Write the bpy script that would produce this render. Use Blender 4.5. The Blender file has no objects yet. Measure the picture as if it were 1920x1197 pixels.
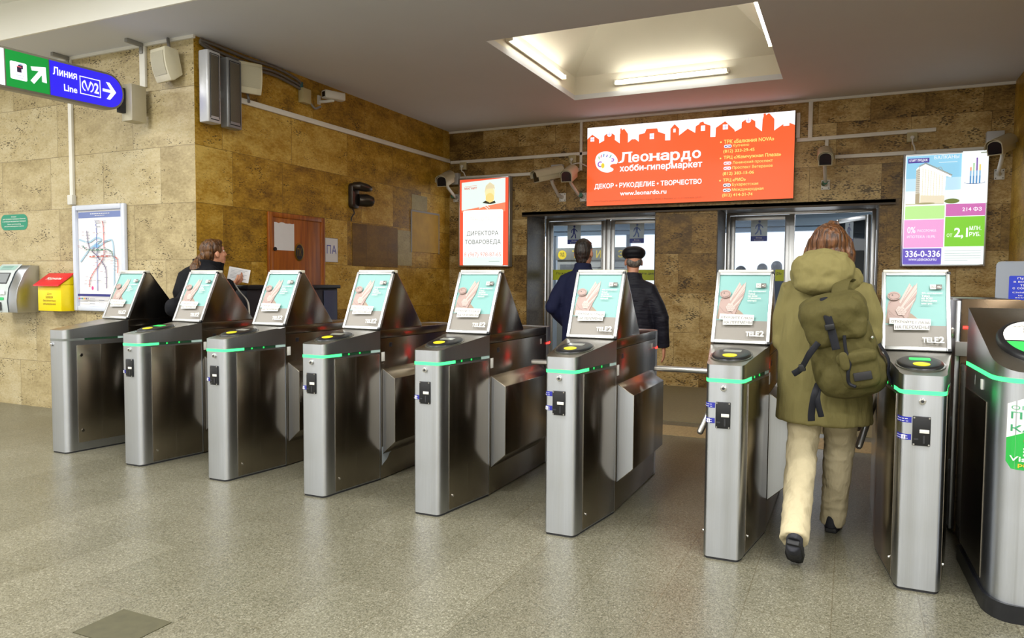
import bpy, bmesh, math, random
from mathutils.geometry import delaunay_2d_cdt
from mathutils import Vector, Matrix, noise as mnoise
random.seed(7)
scene = bpy.context.scene
COL = scene.collection
PI = math.pi

# ------------------------------------------------------------------ camera, world, lights, exposure
YAW, PITCH, ROLL, FPX, CAM_H = 0.4293, -0.05076, -0.00641, 1383.24, 1.39
cam_data = bpy.data.cameras.new('camera')
cam = bpy.data.objects.new('camera', cam_data)
COL.objects.link(cam)
cam_data.sensor_width = 36.0
cam_data.sensor_fit = 'HORIZONTAL'
cam_data.lens = FPX / 1920 * 36
cam_data.clip_start = 0.05
Rm = (Matrix.Rotation(YAW, 3, 'Z') @ Matrix.Rotation(PITCH, 3, 'X') @ Matrix.Rotation(ROLL, 3, 'Y'))
right, fwd, up = Rm.col[0], Rm.col[1], Rm.col[2]
M = Matrix((right, up, -fwd)).transposed().to_4x4()
M.translation = Vector((0, 0, CAM_H))
cam.matrix_world = M
scene.camera = cam

w = bpy.data.worlds.new('overcast_sky')
scene.world = w
w.use_nodes = True
w.node_tree.nodes['Background'].inputs[0].default_value = (0.93, 0.97, 1.0, 1)
w.node_tree.nodes['Background'].inputs[1].default_value = 1.9

vs = scene.view_settings
vs.view_transform = 'Standard'
vs.look = 'None'
vs.gamma = 1.0
vs.exposure = 0.06
vs.use_curve_mapping = False

def area(name, loc, sx, sy, power, color=(1, 1, 1), rot=(0, 0, 0)):
    l = bpy.data.lights.new(name, 'AREA')
    l.shape = 'RECTANGLE'; l.size = sx; l.size_y = sy
    l.energy = power; l.color = color
    o = bpy.data.objects.new(name, l); COL.objects.link(o)
    o.location = loc; o.rotation_euler = rot
    return o
# rows of ceiling lamps of the ticket hall (in front of the turnstiles)
for hx in (-9.0, -5.6, -2.2, 1.2, 4.6):
    for hy in (-3.4, -0.4, 2.3):
        area('hall_ceiling_lamp', (hx, hy, 3.93), 1.5, 0.5, 104, (1.0, 0.99, 0.965))
# lamps of the vestibule behind the entrance doors
for hx in (-5.5, -2.5, 0.5):
    area('vestibule_lamp', (hx, 12.3, 2.70), 1.2, 0.4, 45, (0.95, 0.98, 1.0))
TUBE_EMIT = 15.0
LB = 1.0            # lightbox strength

# ------------------------------------------------------------------ materials
def lin(c):
    return c / 12.92 if c <= 0.04045 else ((c + 0.055) / 1.055) ** 2.4
def hexc(h):
    h = h.lstrip('#')
    return tuple(lin(int(h[i:i + 2], 16) / 255) for i in (0, 2, 4)) + (1,)
_M = {}
def newmat(name):
    m = bpy.data.materials.new(name); m.use_nodes = True
    nt = m.node_tree
    return m, nt, nt.nodes['Principled BSDF']
def N(nt, t, **k):
    n = nt.nodes.new(t)
    for a, b in k.items(): setattr(n, a, b)
    return n
def mathn(nt, op, a, b=None, clamp=False):
    n = N(nt, 'ShaderNodeMath', operation=op); n.use_clamp = clamp
    for i, v in enumerate((a, b)):
        if v is None: continue
        if isinstance(v, (int, float)): n.inputs[i].default_value = v
        else: nt.links.new(v, n.inputs[i])
    return n.outputs[0]
def mixc(nt, fac, a, b, blend='MIX'):
    n = N(nt, 'ShaderNodeMix', data_type='RGBA', blend_type=blend)
    for sock, v in ((n.inputs[0], fac), (n.inputs[6], a), (n.inputs[7], b)):
        if isinstance(v, (int, float)): sock.default_value = v
        elif isinstance(v, tuple): sock.default_value = v
        else: nt.links.new(v, sock)
    return n.outputs[2]
def ramp(nt, src, stops):
    n = N(nt, 'ShaderNodeValToRGB')
    cr = n.color_ramp
    while len(cr.elements) < len(stops): cr.elements.new(0.5)
    for e, (p, c) in zip(cr.elements, stops):
        e.position = p; e.color = c if len(c) == 4 else tuple(c) + (1,)
    nt.links.new(src, n.inputs[0])
    return n.outputs[0]
def noise(nt, vec, scale, detail=3, rough=0.5):
    n = N(nt, 'ShaderNodeTexNoise'); n.inputs['Scale'].default_value = scale
    n.inputs['Detail'].default_value = detail; n.inputs['Roughness'].default_value = rough
    if vec is not None: nt.links.new(vec, n.inputs['Vector'])
    return n.outputs[0]
def bump(nt, p, height, strength, dist=0.01):
    b = N(nt, 'ShaderNodeBump'); b.inputs['Strength'].default_value = strength
    b.inputs['Distance'].default_value = dist
    nt.links.new(height, b.inputs['Height']); nt.links.new(b.outputs[0], p.inputs['Normal'])

def plain(key, col, rough=0.5, metal=0.0, nz=0.06, spec=0.5, scale=14, bumpk=0.0):
    """a plain surface with slight procedural unevenness"""
    if key in _M: return _M[key]
    m, nt, p = newmat(key)
    c = hexc(col) if isinstance(col, str) else tuple(col) + (1,)
    tc = N(nt, 'ShaderNodeTexCoord')
    f = noise(nt, tc.outputs['Object'], scale)
    lo = tuple(x * (1 - nz) for x in c[:3]) + (1,); hi = tuple(min(1, x * (1 + nz)) for x in c[:3]) + (1,)
    nt.links.new(mixc(nt, f, lo, hi), p.inputs['Base Color'])
    p.inputs['Roughness'].default_value = rough; p.inputs['Metallic'].default_value = metal
    p.inputs['Specular IOR Level'].default_value = spec
    if bumpk: bump(nt, p, f, bumpk)
    _M[key] = m; return m
def ink(col):
    """matt printing ink, one per colour"""
    return plain('ink_' + col.lstrip('#'), col, 0.45, nz=0.02)
def glow(col, s=None):
    """backlit translucent film of a lightbox"""
    s = LB if s is None else s
    key = 'backlit_%s_%g' % (col.lstrip('#'), s)
    if key in _M: return _M[key]
    m, nt, p = newmat(key)
    c = hexc(col)
    p.inputs['Base Color'].default_value = tuple(x * .35 for x in c[:3]) + (1,)
    p.inputs['Roughness'].default_value = 0.35
    p.inputs['Emission Color'].default_value = c
    p.inputs['Emission Strength'].default_value = s
    _M[key] = m; return m

def brushed(key, col, rough, aniso=0.75, sx=260, sz=3, smudge=0.12):
    m, nt, p = newmat(key)
    tc = N(nt, 'ShaderNodeTexCoord')
    mp = N(nt, 'ShaderNodeMapping'); mp.inputs['Scale'].default_value = (sx, sx, sz)
    nt.links.new(tc.outputs['Object'], mp.inputs['Vector'])
    g = noise(nt, mp.outputs[0], 1.0, 2)
    big = noise(nt, tc.outputs['Object'], 5.0, 4)
    c = hexc(col)
    a = tuple(x * .86 for x in c[:3]) + (1,)
    nt.links.new(mixc(nt, g, a, c), p.inputs['Base Color'])
    p.inputs['Metallic'].default_value = 1.0
    r = mathn(nt, 'ADD', mathn(nt, 'MULTIPLY', big, smudge), rough - smudge / 2)
    nt.links.new(r, p.inputs['Roughness'])
    bump(nt, p, g, 0.06, 0.002)
    p.inputs['Anisotropic'].default_value = aniso; p.inputs['Anisotropic Rotation'].default_value = 0.25
    tg = N(nt, 'ShaderNodeTangent', direction_type='RADIAL', axis='Z'); nt.links.new(tg.outputs[0], p.inputs['Tangent'])
    _M[key] = m; return m
STEEL = brushed('brushed_steel', '#c6cad1', 0.36)
STEEL_SIDE = brushed('polished_steel_sheet', '#9a9286', 0.24)  # base colour browned to carry the dark reflections on the sides
STEEL_DARK = brushed('dark_reflection_steel', '#6a5a48', 0.28)  # dark brown reflection of the cabinet front put into the base colour
STEEL_TOP = brushed('worn_steel_top', '#aaa69e', 0.30, sx=60, sz=60)
ALU = plain('aluminium', '#c9cbcc', 0.32, 0.9)
CREAM = plain('cream_painted_metal', '#dcd8c8', 0.4)
BLACK = plain('black_plastic', '#15161a', 0.35)
DARK = plain('dark_rubber', '#26272b', 0.6)
GREYM = plain('grey_painted_metal', '#8b8a88', 0.4)
WHITEP = plain('white_plastic', '#d9d8d2', 0.4)
TRUNK = plain('trunking_plastic', '#e4e2da', 0.45)
CHROME = plain('chrome', '#d8d8d8', 0.12, 1.0, nz=0.02)
PAPER = plain('white_paper', '#dedee0', 0.7, nz=0.03)

def stone(key, axis, cols, pit=0.5, rowh=0.5385, roww=1.06, zoff=0.0, uoff=0.0, tone_k=0.15, lo=.30, hi=.70):
    """polished travertine slabs: running bond, tone per slab, veins, pits"""
    m, nt, p = newmat(key)
    tc = N(nt, 'ShaderNodeTexCoord')
    sp = N(nt, 'ShaderNodeSeparateXYZ'); nt.links.new(tc.outputs['Object'], sp.inputs[0])
    cb = N(nt, 'ShaderNodeCombineXYZ')
    u = mathn(nt, 'ADD', sp.outputs['X' if axis == 'Y' else 'Y'], uoff)
    v = mathn(nt, 'ADD', sp.outputs['Z'], zoff)
    nt.links.new(u, cb.inputs[0]); nt.links.new(v, cb.inputs[1])
    br = N(nt, 'ShaderNodeTexBrick')
    nt.links.new(cb.outputs[0], br.inputs['Vector'])
    br.inputs['Scale'].default_value = 1.0
    br.inputs['Brick Width'].default_value = roww; br.inputs['Row Height'].default_value = rowh
    br.inputs['Mortar Size'].default_value = 0.0022; br.inputs['Mortar Smooth'].default_value = 0.3
    br.inputs['Color1'].default_value = (0, 0, 0, 1); br.inputs['Color2'].default_value = (1, 1, 1, 1)
    br.inputs['Mortar'].default_value = (0.5, 0.5, 0.5, 1)
    br.offset = 0.37; br.squash = 0.72; br.squash_frequency = 3
    tone = br.outputs['Color']; mort = br.outputs['Fac']
    # cloudy blotches, stretched a little along the bedding
    mp = N(nt, 'ShaderNodeMapping'); mp.inputs['Scale'].default_value = (1.0, 1.7, 1.0)
    nt.links.new(cb.outputs[0], mp.inputs[0])
    shift = N(nt, 'ShaderNodeVectorMath', operation='ADD')
    nt.links.new(mp.outputs[0], shift.inputs[0])
    sc = N(nt, 'ShaderNodeVectorMath', operation='SCALE'); sc.inputs['Scale'].default_value = 7.0
    nt.links.new(tone, sc.inputs[0]); nt.links.new(sc.outputs[0], shift.inputs[1])
    cl = noise(nt, shift.outputs[0], 3.2, 9, 0.68)
    fine = noise(nt, shift.outputs[0], 30, 6, 0.75)
    f = mathn(nt, 'ADD', mathn(nt, 'MULTIPLY', cl, 0.55), mathn(nt, 'MULTIPLY', fine, 0.45))
    f = mathn(nt, 'ADD', f, mathn(nt, 'MULTIPLY', mathn(nt, 'SUBTRACT', tone, 0.5), tone_k))
    base = ramp(nt, f, [(lo, hexc(cols[0])), (0.50, hexc(cols[1])), (hi, hexc(cols[2]))])
    # pits
    mp2 = N(nt, 'ShaderNodeMapping'); mp2.inputs['Scale'].default_value = (1.0, 1.6, 1.0)
    nt.links.new(shift.outputs[0], mp2.inputs[0])
    vo = N(nt, 'ShaderNodeTexVoronoi'); vo.inputs['Scale'].default_value = 26
    vo.inputs['Randomness'].default_value = 1.0
    nt.links.new(mp2.outputs[0], vo.inputs['Vector'])
    gate = noise(nt, shift.outputs[0], 3.3, 3, 0.6)
    thr = mathn(nt, 'MULTIPLY', mathn(nt, 'SUBTRACT', gate, 0.40, True), 1.7 * pit)
    pitm = mathn(nt, 'MULTIPLY', mathn(nt, 'LESS_THAN', vo.outputs['Distance'], thr), 1.0)
    pfine = mathn(nt, 'GREATER_THAN', noise(nt, shift.outputs[0], 60, 3, .6), 0.635)
    pits = mathn(nt, 'MAXIMUM', mathn(nt, 'MULTIPLY', pitm, 0.8), mathn(nt, 'MULTIPLY', pfine, 0.6 * pit))
    c = mixc(nt, pits, base, hexc('#2c1f0e'))
    c = mixc(nt, mathn(nt, 'MULTIPLY', mort, 0.75), c, hexc('#3a2a14'))
    nt.links.new(c, p.inputs['Base Color'])
    r = mathn(nt, 'ADD', mathn(nt, 'MULTIPLY', cl, 0.25), 0.28)
    nt.links.new(r, p.inputs['Roughness'])
    p.inputs['Specular IOR Level'].default_value = 0.35
    h = mathn(nt, 'SUBTRACT', 1.0, mathn(nt, 'MAXIMUM', pits, mort))
    bump(nt, p, h, 0.35, 0.004)
    return m
STONE_LEFT = stone('pale_travertine', 'Y', ('#877752', '#b4a47c', '#cec3a2'), 0.8, 0.5385, 1.13, -0.500, 0.35)
STONE_SIDE = stone('amber_travertine', 'X', ('#735310', '#b08826', '#d8b860'), 0.75, 0.5385, 0.98, -0.500, 0.1, .16, .36, .66)
STONE_BACK = stone('brown_travertine', 'Y', ('#614a22', '#a08145', '#d2ba82'), 1.1, 0.525, 0.80, -0.20, 0.2, 0.20, .35, .65)

def granite():
    m, nt, p = newmat('speckled_granite_slabs')
    tc = N(nt, 'ShaderNodeTexCoord')
    ob = tc.outputs['Object']
    sp = N(nt, 'ShaderNodeSeparateXYZ'); nt.links.new(ob, sp.inputs[0])
    cb = N(nt, 'ShaderNodeCombineXYZ')
    nt.links.new(mathn(nt, 'ADD', sp.outputs['Y'], 20.24), cb.inputs[0]); nt.links.new(mathn(nt, 'ADD', sp.outputs['X'], 20.045), cb.inputs[1])
    br = N(nt, 'ShaderNodeTexBrick'); nt.links.new(cb.outputs[0], br.inputs['Vector'])
    br.inputs['Scale'].default_value = 1; br.inputs['Brick Width'].default_value = 1.02; br.inputs['Row Height'].default_value = 0.345
    br.inputs['Mortar Size'].default_value = 0.0022; br.inputs['Mortar Smooth'].default_value = 0.5
    br.inputs['Color1'].default_value = (0, 0, 0, 1); br.inputs['Color2'].default_value = (1, 1, 1, 1); br.inputs['Mortar'].default_value = (.5, .5, .5, 1)
    tone = br.outputs['Color']
    cell = N(nt, 'ShaderNodeTexVoronoi'); cell.inputs['Scale'].default_value = 210; nt.links.new(ob, cell.inputs['Vector'])
    big = noise(nt, ob, 1.1, 5, 0.6)
    mid = noise(nt, ob, 55, 3, 0.7)
    g = mathn(nt, 'ADD', mathn(nt, 'MULTIPLY', cell.outputs['Color'], 0.55), mathn(nt, 'MULTIPLY', mid, 0.45))
    g = mathn(nt, 'ADD', g, mathn(nt, 'MULTIPLY', mathn(nt, 'SUBTRACT', big, 0.5), 0.30))
    g = mathn(nt, 'ADD', g, mathn(nt, 'MULTIPLY', mathn(nt, 'SUBTRACT', tone, 0.5), 0.09))
    c = ramp(nt, g, [(0.2, hexc('#3f3d31')), (0.48, hexc('#6a6756')), (0.66, hexc('#7a7767')), (0.9, hexc('#aaa795'))])
    c = mixc(nt, mathn(nt, 'MULTIPLY', br.outputs['Fac'], 0.5), c, hexc('#46391f'))
    nt.links.new(c, p.inputs['Base Color'])
    r = mathn(nt, 'ADD', mathn(nt, 'MULTIPLY', big, 0.28), 0.20)
    nt.links.new(r, p.inputs['Roughness'])
    p.inputs['Specular IOR Level'].default_value = 0.5
    bump(nt, p, mid, 0.03, 0.003)
    return m
GRANITE = granite()
def wood():
    m, nt, p = newmat('varnished_wood')
    tc = N(nt, 'ShaderNodeTexCoord')
    mp = N(nt, 'ShaderNodeMapping'); mp.inputs['Scale'].default_value = (14, 14, 0.9)
    nt.links.new(tc.outputs['Object'], mp.inputs[0])
    f = noise(nt, mp.outputs[0], 1.6, 5, 0.6)
    nt.links.new(ramp(nt, f, [(0.3, hexc('#713608')), (0.55, hexc('#9a5410')), (0.75, hexc('#b26e1e'))]), p.inputs['Base Color'])
    p.inputs['Roughness'].default_value = 0.35
    return m
WOOD = wood()
def glass(key, tint, haze, hazecol):
    m, nt, p = newmat(key)
    out = nt.nodes['Material Output']; nt.nodes.remove(p)
    tr = N(nt, 'ShaderNodeBsdfTransparent'); tr.inputs[0].default_value = tint + (1,)
    di = N(nt, 'ShaderNodeBsdfDiffuse')
    tc = N(nt, 'ShaderNodeTexCoord')
    f = noise(nt, tc.outputs['Object'], 3.0, 4)
    nt.links.new(mixc(nt, f, tuple(x * .9 for x in hazecol) + (1,), hazecol + (1,)), di.inputs[0])
    gl = N(nt, 'ShaderNodeBsdfGlossy'); gl.inputs['Roughness'].default_value = 0.02
    fr = N(nt, 'ShaderNodeFresnel'); fr.inputs[0].default_value = 1.45
    m1 = N(nt, 'ShaderNodeMixShader'); m1.inputs[0].default_value = haze
    nt.links.new(tr.outputs[0], m1.inputs[1]); nt.links.new(di.outputs[0], m1.inputs[2])
    m2 = N(nt, 'ShaderNodeMixShader')
    nt.links.new(fr.outputs[0], m2.inputs[0]); nt.links.new(m1.outputs[0], m2.inputs[1]); nt.links.new(gl.outputs[0], m2.inputs[2])
    nt.links.new(m2.outputs[0], out.inputs[0])
    return m
GLASS = glass('door_glass', (0.93, 0.96, 0.98), 0.03, (0.7, 0.8, 0.9))
GLASS_BLUE = glass('dusty_blue_glass', (0.88, 0.93, 0.99), 0.16, (0.45, 0.58, 0.80))
FROST = glass('frosted_screen_glass', (0.72, 0.77, 0.84), 0.42, (0.62, 0.70, 0.84))
def cloth(key, col, rough=0.85, nz=0.22, scale=9, bk=0.5, bs=None):
    if key in _M: return _M[key]
    m, nt, p = newmat(key)
    c = hexc(col); tc = N(nt, 'ShaderNodeTexCoord')
    f = noise(nt, tc.outputs['Object'], scale, 4, 0.6)
    weave = noise(nt, tc.outputs['Object'], 260, 2)
    g = mathn(nt, 'ADD', mathn(nt, 'MULTIPLY', f, .7), mathn(nt, 'MULTIPLY', weave, .3))
    lo = tuple(x * (1 - nz) for x in c[:3]) + (1,); hi = tuple(min(1, x * (1 + nz)) for x in c[:3]) + (1,)
    nt.links.new(mixc(nt, g, lo, hi), p.inputs['Base Color'])
    p.inputs['Roughness'].default_value = rough; p.inputs['Specular IOR Level'].default_value = 0.2
    # soft folds: stretched noise
    mp = N(nt, 'ShaderNodeMapping'); mp.inputs['Scale'].default_value = bs or (9, 9, 5)
    nt.links.new(tc.outputs['Object'], mp.inputs[0])
    fold = noise(nt, mp.outputs[0], 1.0, 3, 0.5)
    bump(nt, p, fold, bk, 0.03)
    _M[key] = m; return m
def hairm(key, c1, c2):
    m, nt, p = newmat(key)
    tc = N(nt, 'ShaderNodeTexCoord')
    mp = N(nt, 'ShaderNodeMapping'); mp.inputs['Scale'].default_value = (70, 70, 6)
    nt.links.new(tc.outputs['Object'], mp.inputs[0])
    f = noise(nt, mp.outputs[0], 1.0, 4)
    f = ramp(nt, f, [(.36, (0, 0, 0)), (.64, (1, 1, 1))])
    nt.links.new(mixc(nt, f, hexc(c1), hexc(c2)), p.inputs['Base Color'])
    p.inputs['Roughness'].default_value = 0.42
    bump(nt, p, f, 0.5, 0.01)
    return m
SKIN = plain('skin', '#c98f72', 0.5, nz=0.05)

# ------------------------------------------------------------------ mesh helpers
class MB:
    def __init__(s):
        s.v = []; s.f = []; s.m = []; s.mats = []; s.X = Matrix.Identity(4)
    def mi(s, mat):
        if mat not in s.mats: s.mats.append(mat)
        return s.mats.index(mat)
    def add(s, vs, fs, mat):
        b = len(s.v); k = s.mi(mat)
        s.v += [tuple(s.X @ Vector(p)) for p in vs]
        s.f += [tuple(b + i for i in f) for f in fs]
        s.m += [k] * len(fs)
        return s
    def box(s, x0, x1, y0, y1, z0, z1, mat):
        vs = [(x, y, z) for z in (z0, z1) for y in (y0, y1) for x in (x0, x1)]
        return s.add(vs, [(0, 2, 3, 1), (4, 5, 7, 6), (0, 1, 5, 4), (2, 6, 7, 3), (0, 4, 6, 2), (1, 3, 7, 5)], mat)
    def prism(s, poly, ax, a0, a1, mat):
        """polygon in the plane normal to ax, extruded a0..a1"""
        def P(q, a):
            return {'X': (a, q[0], q[1]), 'Y': (q[0], a, q[1]), 'Z': (q[0], q[1], a)}[ax]
        n = len(poly)
        vs = [P(q, a0) for q in poly] + [P(q, a1) for q in poly]
        fs = [tuple(range(n)), tuple(range(2 * n - 1, n - 1, -1))]
        fs += [(i, n + i, n + (i + 1) % n, (i + 1) % n) for i in range(n)]
        return s.add(vs, fs, mat)
    def tube(s, path, r, mat, seg=10, cap=True, r2=None, side=None):
        """round or elliptic sweep; r number or list of numbers or (rx, ry) pairs; side fixes the rx direction"""
        pts = [Vector(p) for p in path]; n = len(pts)
        vs = []; fs = []
        prev = None
        for i, p in enumerate(pts):
            t = (pts[min(i + 1, n - 1)] - pts[max(i - 1, 0)]).normalized()
            if side is not None: a = Vector(side)
            elif prev is not None: a = prev
            else: a = Vector((1, 0, 0)) if abs(t.x) < 0.8 else Vector((0, 1, 0))
            a = (a - t * a.dot(t)).normalized(); b = t.cross(a); prev = a
            rr = r[i] if isinstance(r, (list, tuple)) else r
            rx, ry = rr if isinstance(rr, (list, tuple)) else (rr, rr)
            for k in range(seg):
                an = 2 * PI * k / seg
                vs.append(tuple(p + a * (rx * math.cos(an)) + b * (ry * math.sin(an))))
        for i in range(n - 1):
            for k in range(seg):
                k2 = (k + 1) % seg
                fs.append((i * seg + k, i * seg + k2, (i + 1) * seg + k2, (i + 1) * seg + k))
        if cap:
            fs.append(tuple(reversed(range(seg)))); fs.append(tuple(range((n - 1) * seg, n * seg)))
        return s.add(vs, fs, mat)
    def cyl(s, p0, p1, r, mat, seg=16, r1=None):
        return s.tube([p0, p1], [r, r if r1 is None else r1], mat, seg)
    def ball(s, c, rad, mat, seg=16, rings=10, rot=None):
        if isinstance(rad, (int, float)): rad = (rad,) * 3
        R = rot or Matrix.Identity(3); c = Vector(c)
        vs = [tuple(c + R @ Vector((0, 0, -rad[2])))]
        for i in range(1, rings):
            ph = -PI / 2 + PI * i / rings
            for k in range(seg):
                th = 2 * PI * k / seg
                vs.append(tuple(c + R @ Vector((rad[0] * math.cos(ph) * math.cos(th), rad[1] * math.cos(ph) * math.sin(th), rad[2] * math.sin(ph)))))
        vs.append(tuple(c + R @ Vector((0, 0, rad[2]))))
        fs = [(0, 1 + (k + 1) % seg, 1 + k) for k in range(seg)]
        for i in range(rings - 2):
            for k in range(seg):
                a = 1 + i * seg
                fs.append((a + k, a + (k + 1) % seg, a + seg + (k + 1) % seg, a + seg + k))
        a = 1 + (rings - 2) * seg; t = len(vs) - 1
        fs += [(a + k, a + (k + 1) % seg, t) for k in range(seg)]
        return s.add(vs, fs, mat)
    def lathe(s, prof, c, mat, seg=24, sx=1, sy=1):
        """profile (r, z) about a vertical axis at c"""
        vs = []; n = len(prof)
        for r, z in prof:
            for k in range(seg):
                a = 2 * PI * k / seg
                vs.append((c[0] + r * sx * math.cos(a), c[1] + r * sy * math.sin(a), c[2] + z))
        fs = [(i * seg + k, i * seg + (k + 1) % seg, (i + 1) * seg + (k + 1) % seg, (i + 1) * seg + k) for i in range(n - 1) for k in range(seg)]
        fs += [tuple(reversed(range(seg))), tuple(range((n - 1) * seg, n * seg))]
        return s.add(vs, fs, mat)
    def mesh(s, name, bevel=0.0, smooth=35):
        me = bpy.data.meshes.new(name)
        me.from_pydata(s.v, [], s.f)
        for m in s.mats: me.materials.append(m)
        me.polygons.foreach_set('material_index', s.m)
        bm = bmesh.new(); bm.from_mesh(me)
        bmesh.ops.recalc_face_normals(bm, faces=bm.faces)
        if bevel:
            es = [e for e in bm.edges if len(e.link_faces) == 2 and e.calc_face_angle(0) > 0.6]
            bmesh.ops.bevel(bm, geom=es, offset=bevel, segments=2, affect='EDGES', profile=0.5, clamp_overlap=True)
        bm.to_mesh(me); bm.free()
        if smooth:
            me.polygons.foreach_set('use_smooth', [True] * len(me.polygons))
            me.set_sharp_from_angle(angle=math.radians(smooth))
        me.update()
        return me
    def build(s, name, parent=None, bevel=0.0, smooth=35, label=None):
        o = bpy.data.objects.new(name, s.mesh(name, bevel, smooth)); COL.objects.link(o)
        if parent is not None: o.parent = parent
        if label: o['label'] = label
        return o
    def remesh(s, name, mat, voxel, parent=None, smooth=4, label=None, fold=None):
        """fuse overlapping tapered volumes into ONE continuous surface"""
        tmp = bpy.data.objects.new('tmp', s.mesh('tmp', 0, 0)); COL.objects.link(tmp)
        r = tmp.modifiers.new('r', 'REMESH'); r.mode = 'VOXEL'; r.voxel_size = voxel; r.use_smooth_shade = True
        if smooth:
            q = tmp.modifiers.new('s', 'SMOOTH'); q.iterations = smooth; q.factor = 0.5
        dg = bpy.context.evaluated_depsgraph_get()
        me = bpy.data.meshes.new_from_object(tmp.evaluated_get(dg))
        bpy.data.objects.remove(tmp)
        if fold:
            amp, sc = fold
            me.update(); nn = [v.normal.copy() for v in me.vertices]
            for v, n_v in zip(me.vertices, nn):
                p_ = Vector((v.co.x * sc[0], v.co.y * sc[1], v.co.z * sc[2]))
                a_ = mnoise.noise(p_) + .5 * mnoise.noise(p_ * 2.3 + Vector((3, 7, 1))); b_ = abs(mnoise.noise(p_ * 1.4 + Vector((9, 2, 5))))
                v.co += n_v * amp * (a_ * .8 + (.25 - b_) * 1.2)
        me.name = name; me.materials.clear(); me.materials.append(mat)
        me.polygons.foreach_set('material_index', [0] * len(me.polygons))
        me.polygons.foreach_set('use_smooth', [True] * len(me.polygons))
        o = bpy.data.objects.new(name, me); COL.objects.link(o)
        if parent is not None: o.parent = parent
        if label: o['label'] = label
        return o
def build_each(m, name, parent=None, bevel=0.0, smooth=35, label=None):
    """one object per separate piece collected in m (pieces were added one call each)"""
    seen = list(range(len(m.v)))
    def find(i):
        while seen[i] != i: i = seen[i]
        return i
    for f in m.f:
        for a in f[1:]:
            ra, rb = find(f[0]), find(a)
            if ra != rb: seen[rb] = ra
    groups = {}
    for k, f in enumerate(m.f): groups.setdefault(find(f[0]), []).append(k)
    out = []
    for ks in groups.values():
        n = MB(); idx = {}
        n.mats = list(m.mats)
        for k in ks:
            for i in m.f[k]:
                if i not in idx: idx[i] = len(n.v); n.v.append(m.v[i])
            n.f.append(tuple(idx[i] for i in m.f[k])); n.m.append(m.m[k])
        out.append(n.build(name, parent, bevel, smooth, label))
    return out
def tag(o, label, cat, group=None):
    o['label'] = label; o['category'] = cat
    if group: o['group'] = group
    return o
def thing(name, label, cat, loc=(0, 0, 0), rotz=0.0, group=None):
    o = bpy.data.objects.new(name, None); COL.objects.link(o)
    o.empty_display_size = 0.1
    o.location = loc; o.rotation_euler = (0, 0, rotz)
    return tag(o, label, cat, group)
def struct(o):
    o['kind'] = 'structure'; return o
def copy_tree(o, parent=None):
    c = o.copy(); COL.objects.link(c)
    if parent is not None: c.parent = parent
    for ch in list(o.children): copy_tree(ch, c)
    return c

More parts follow.
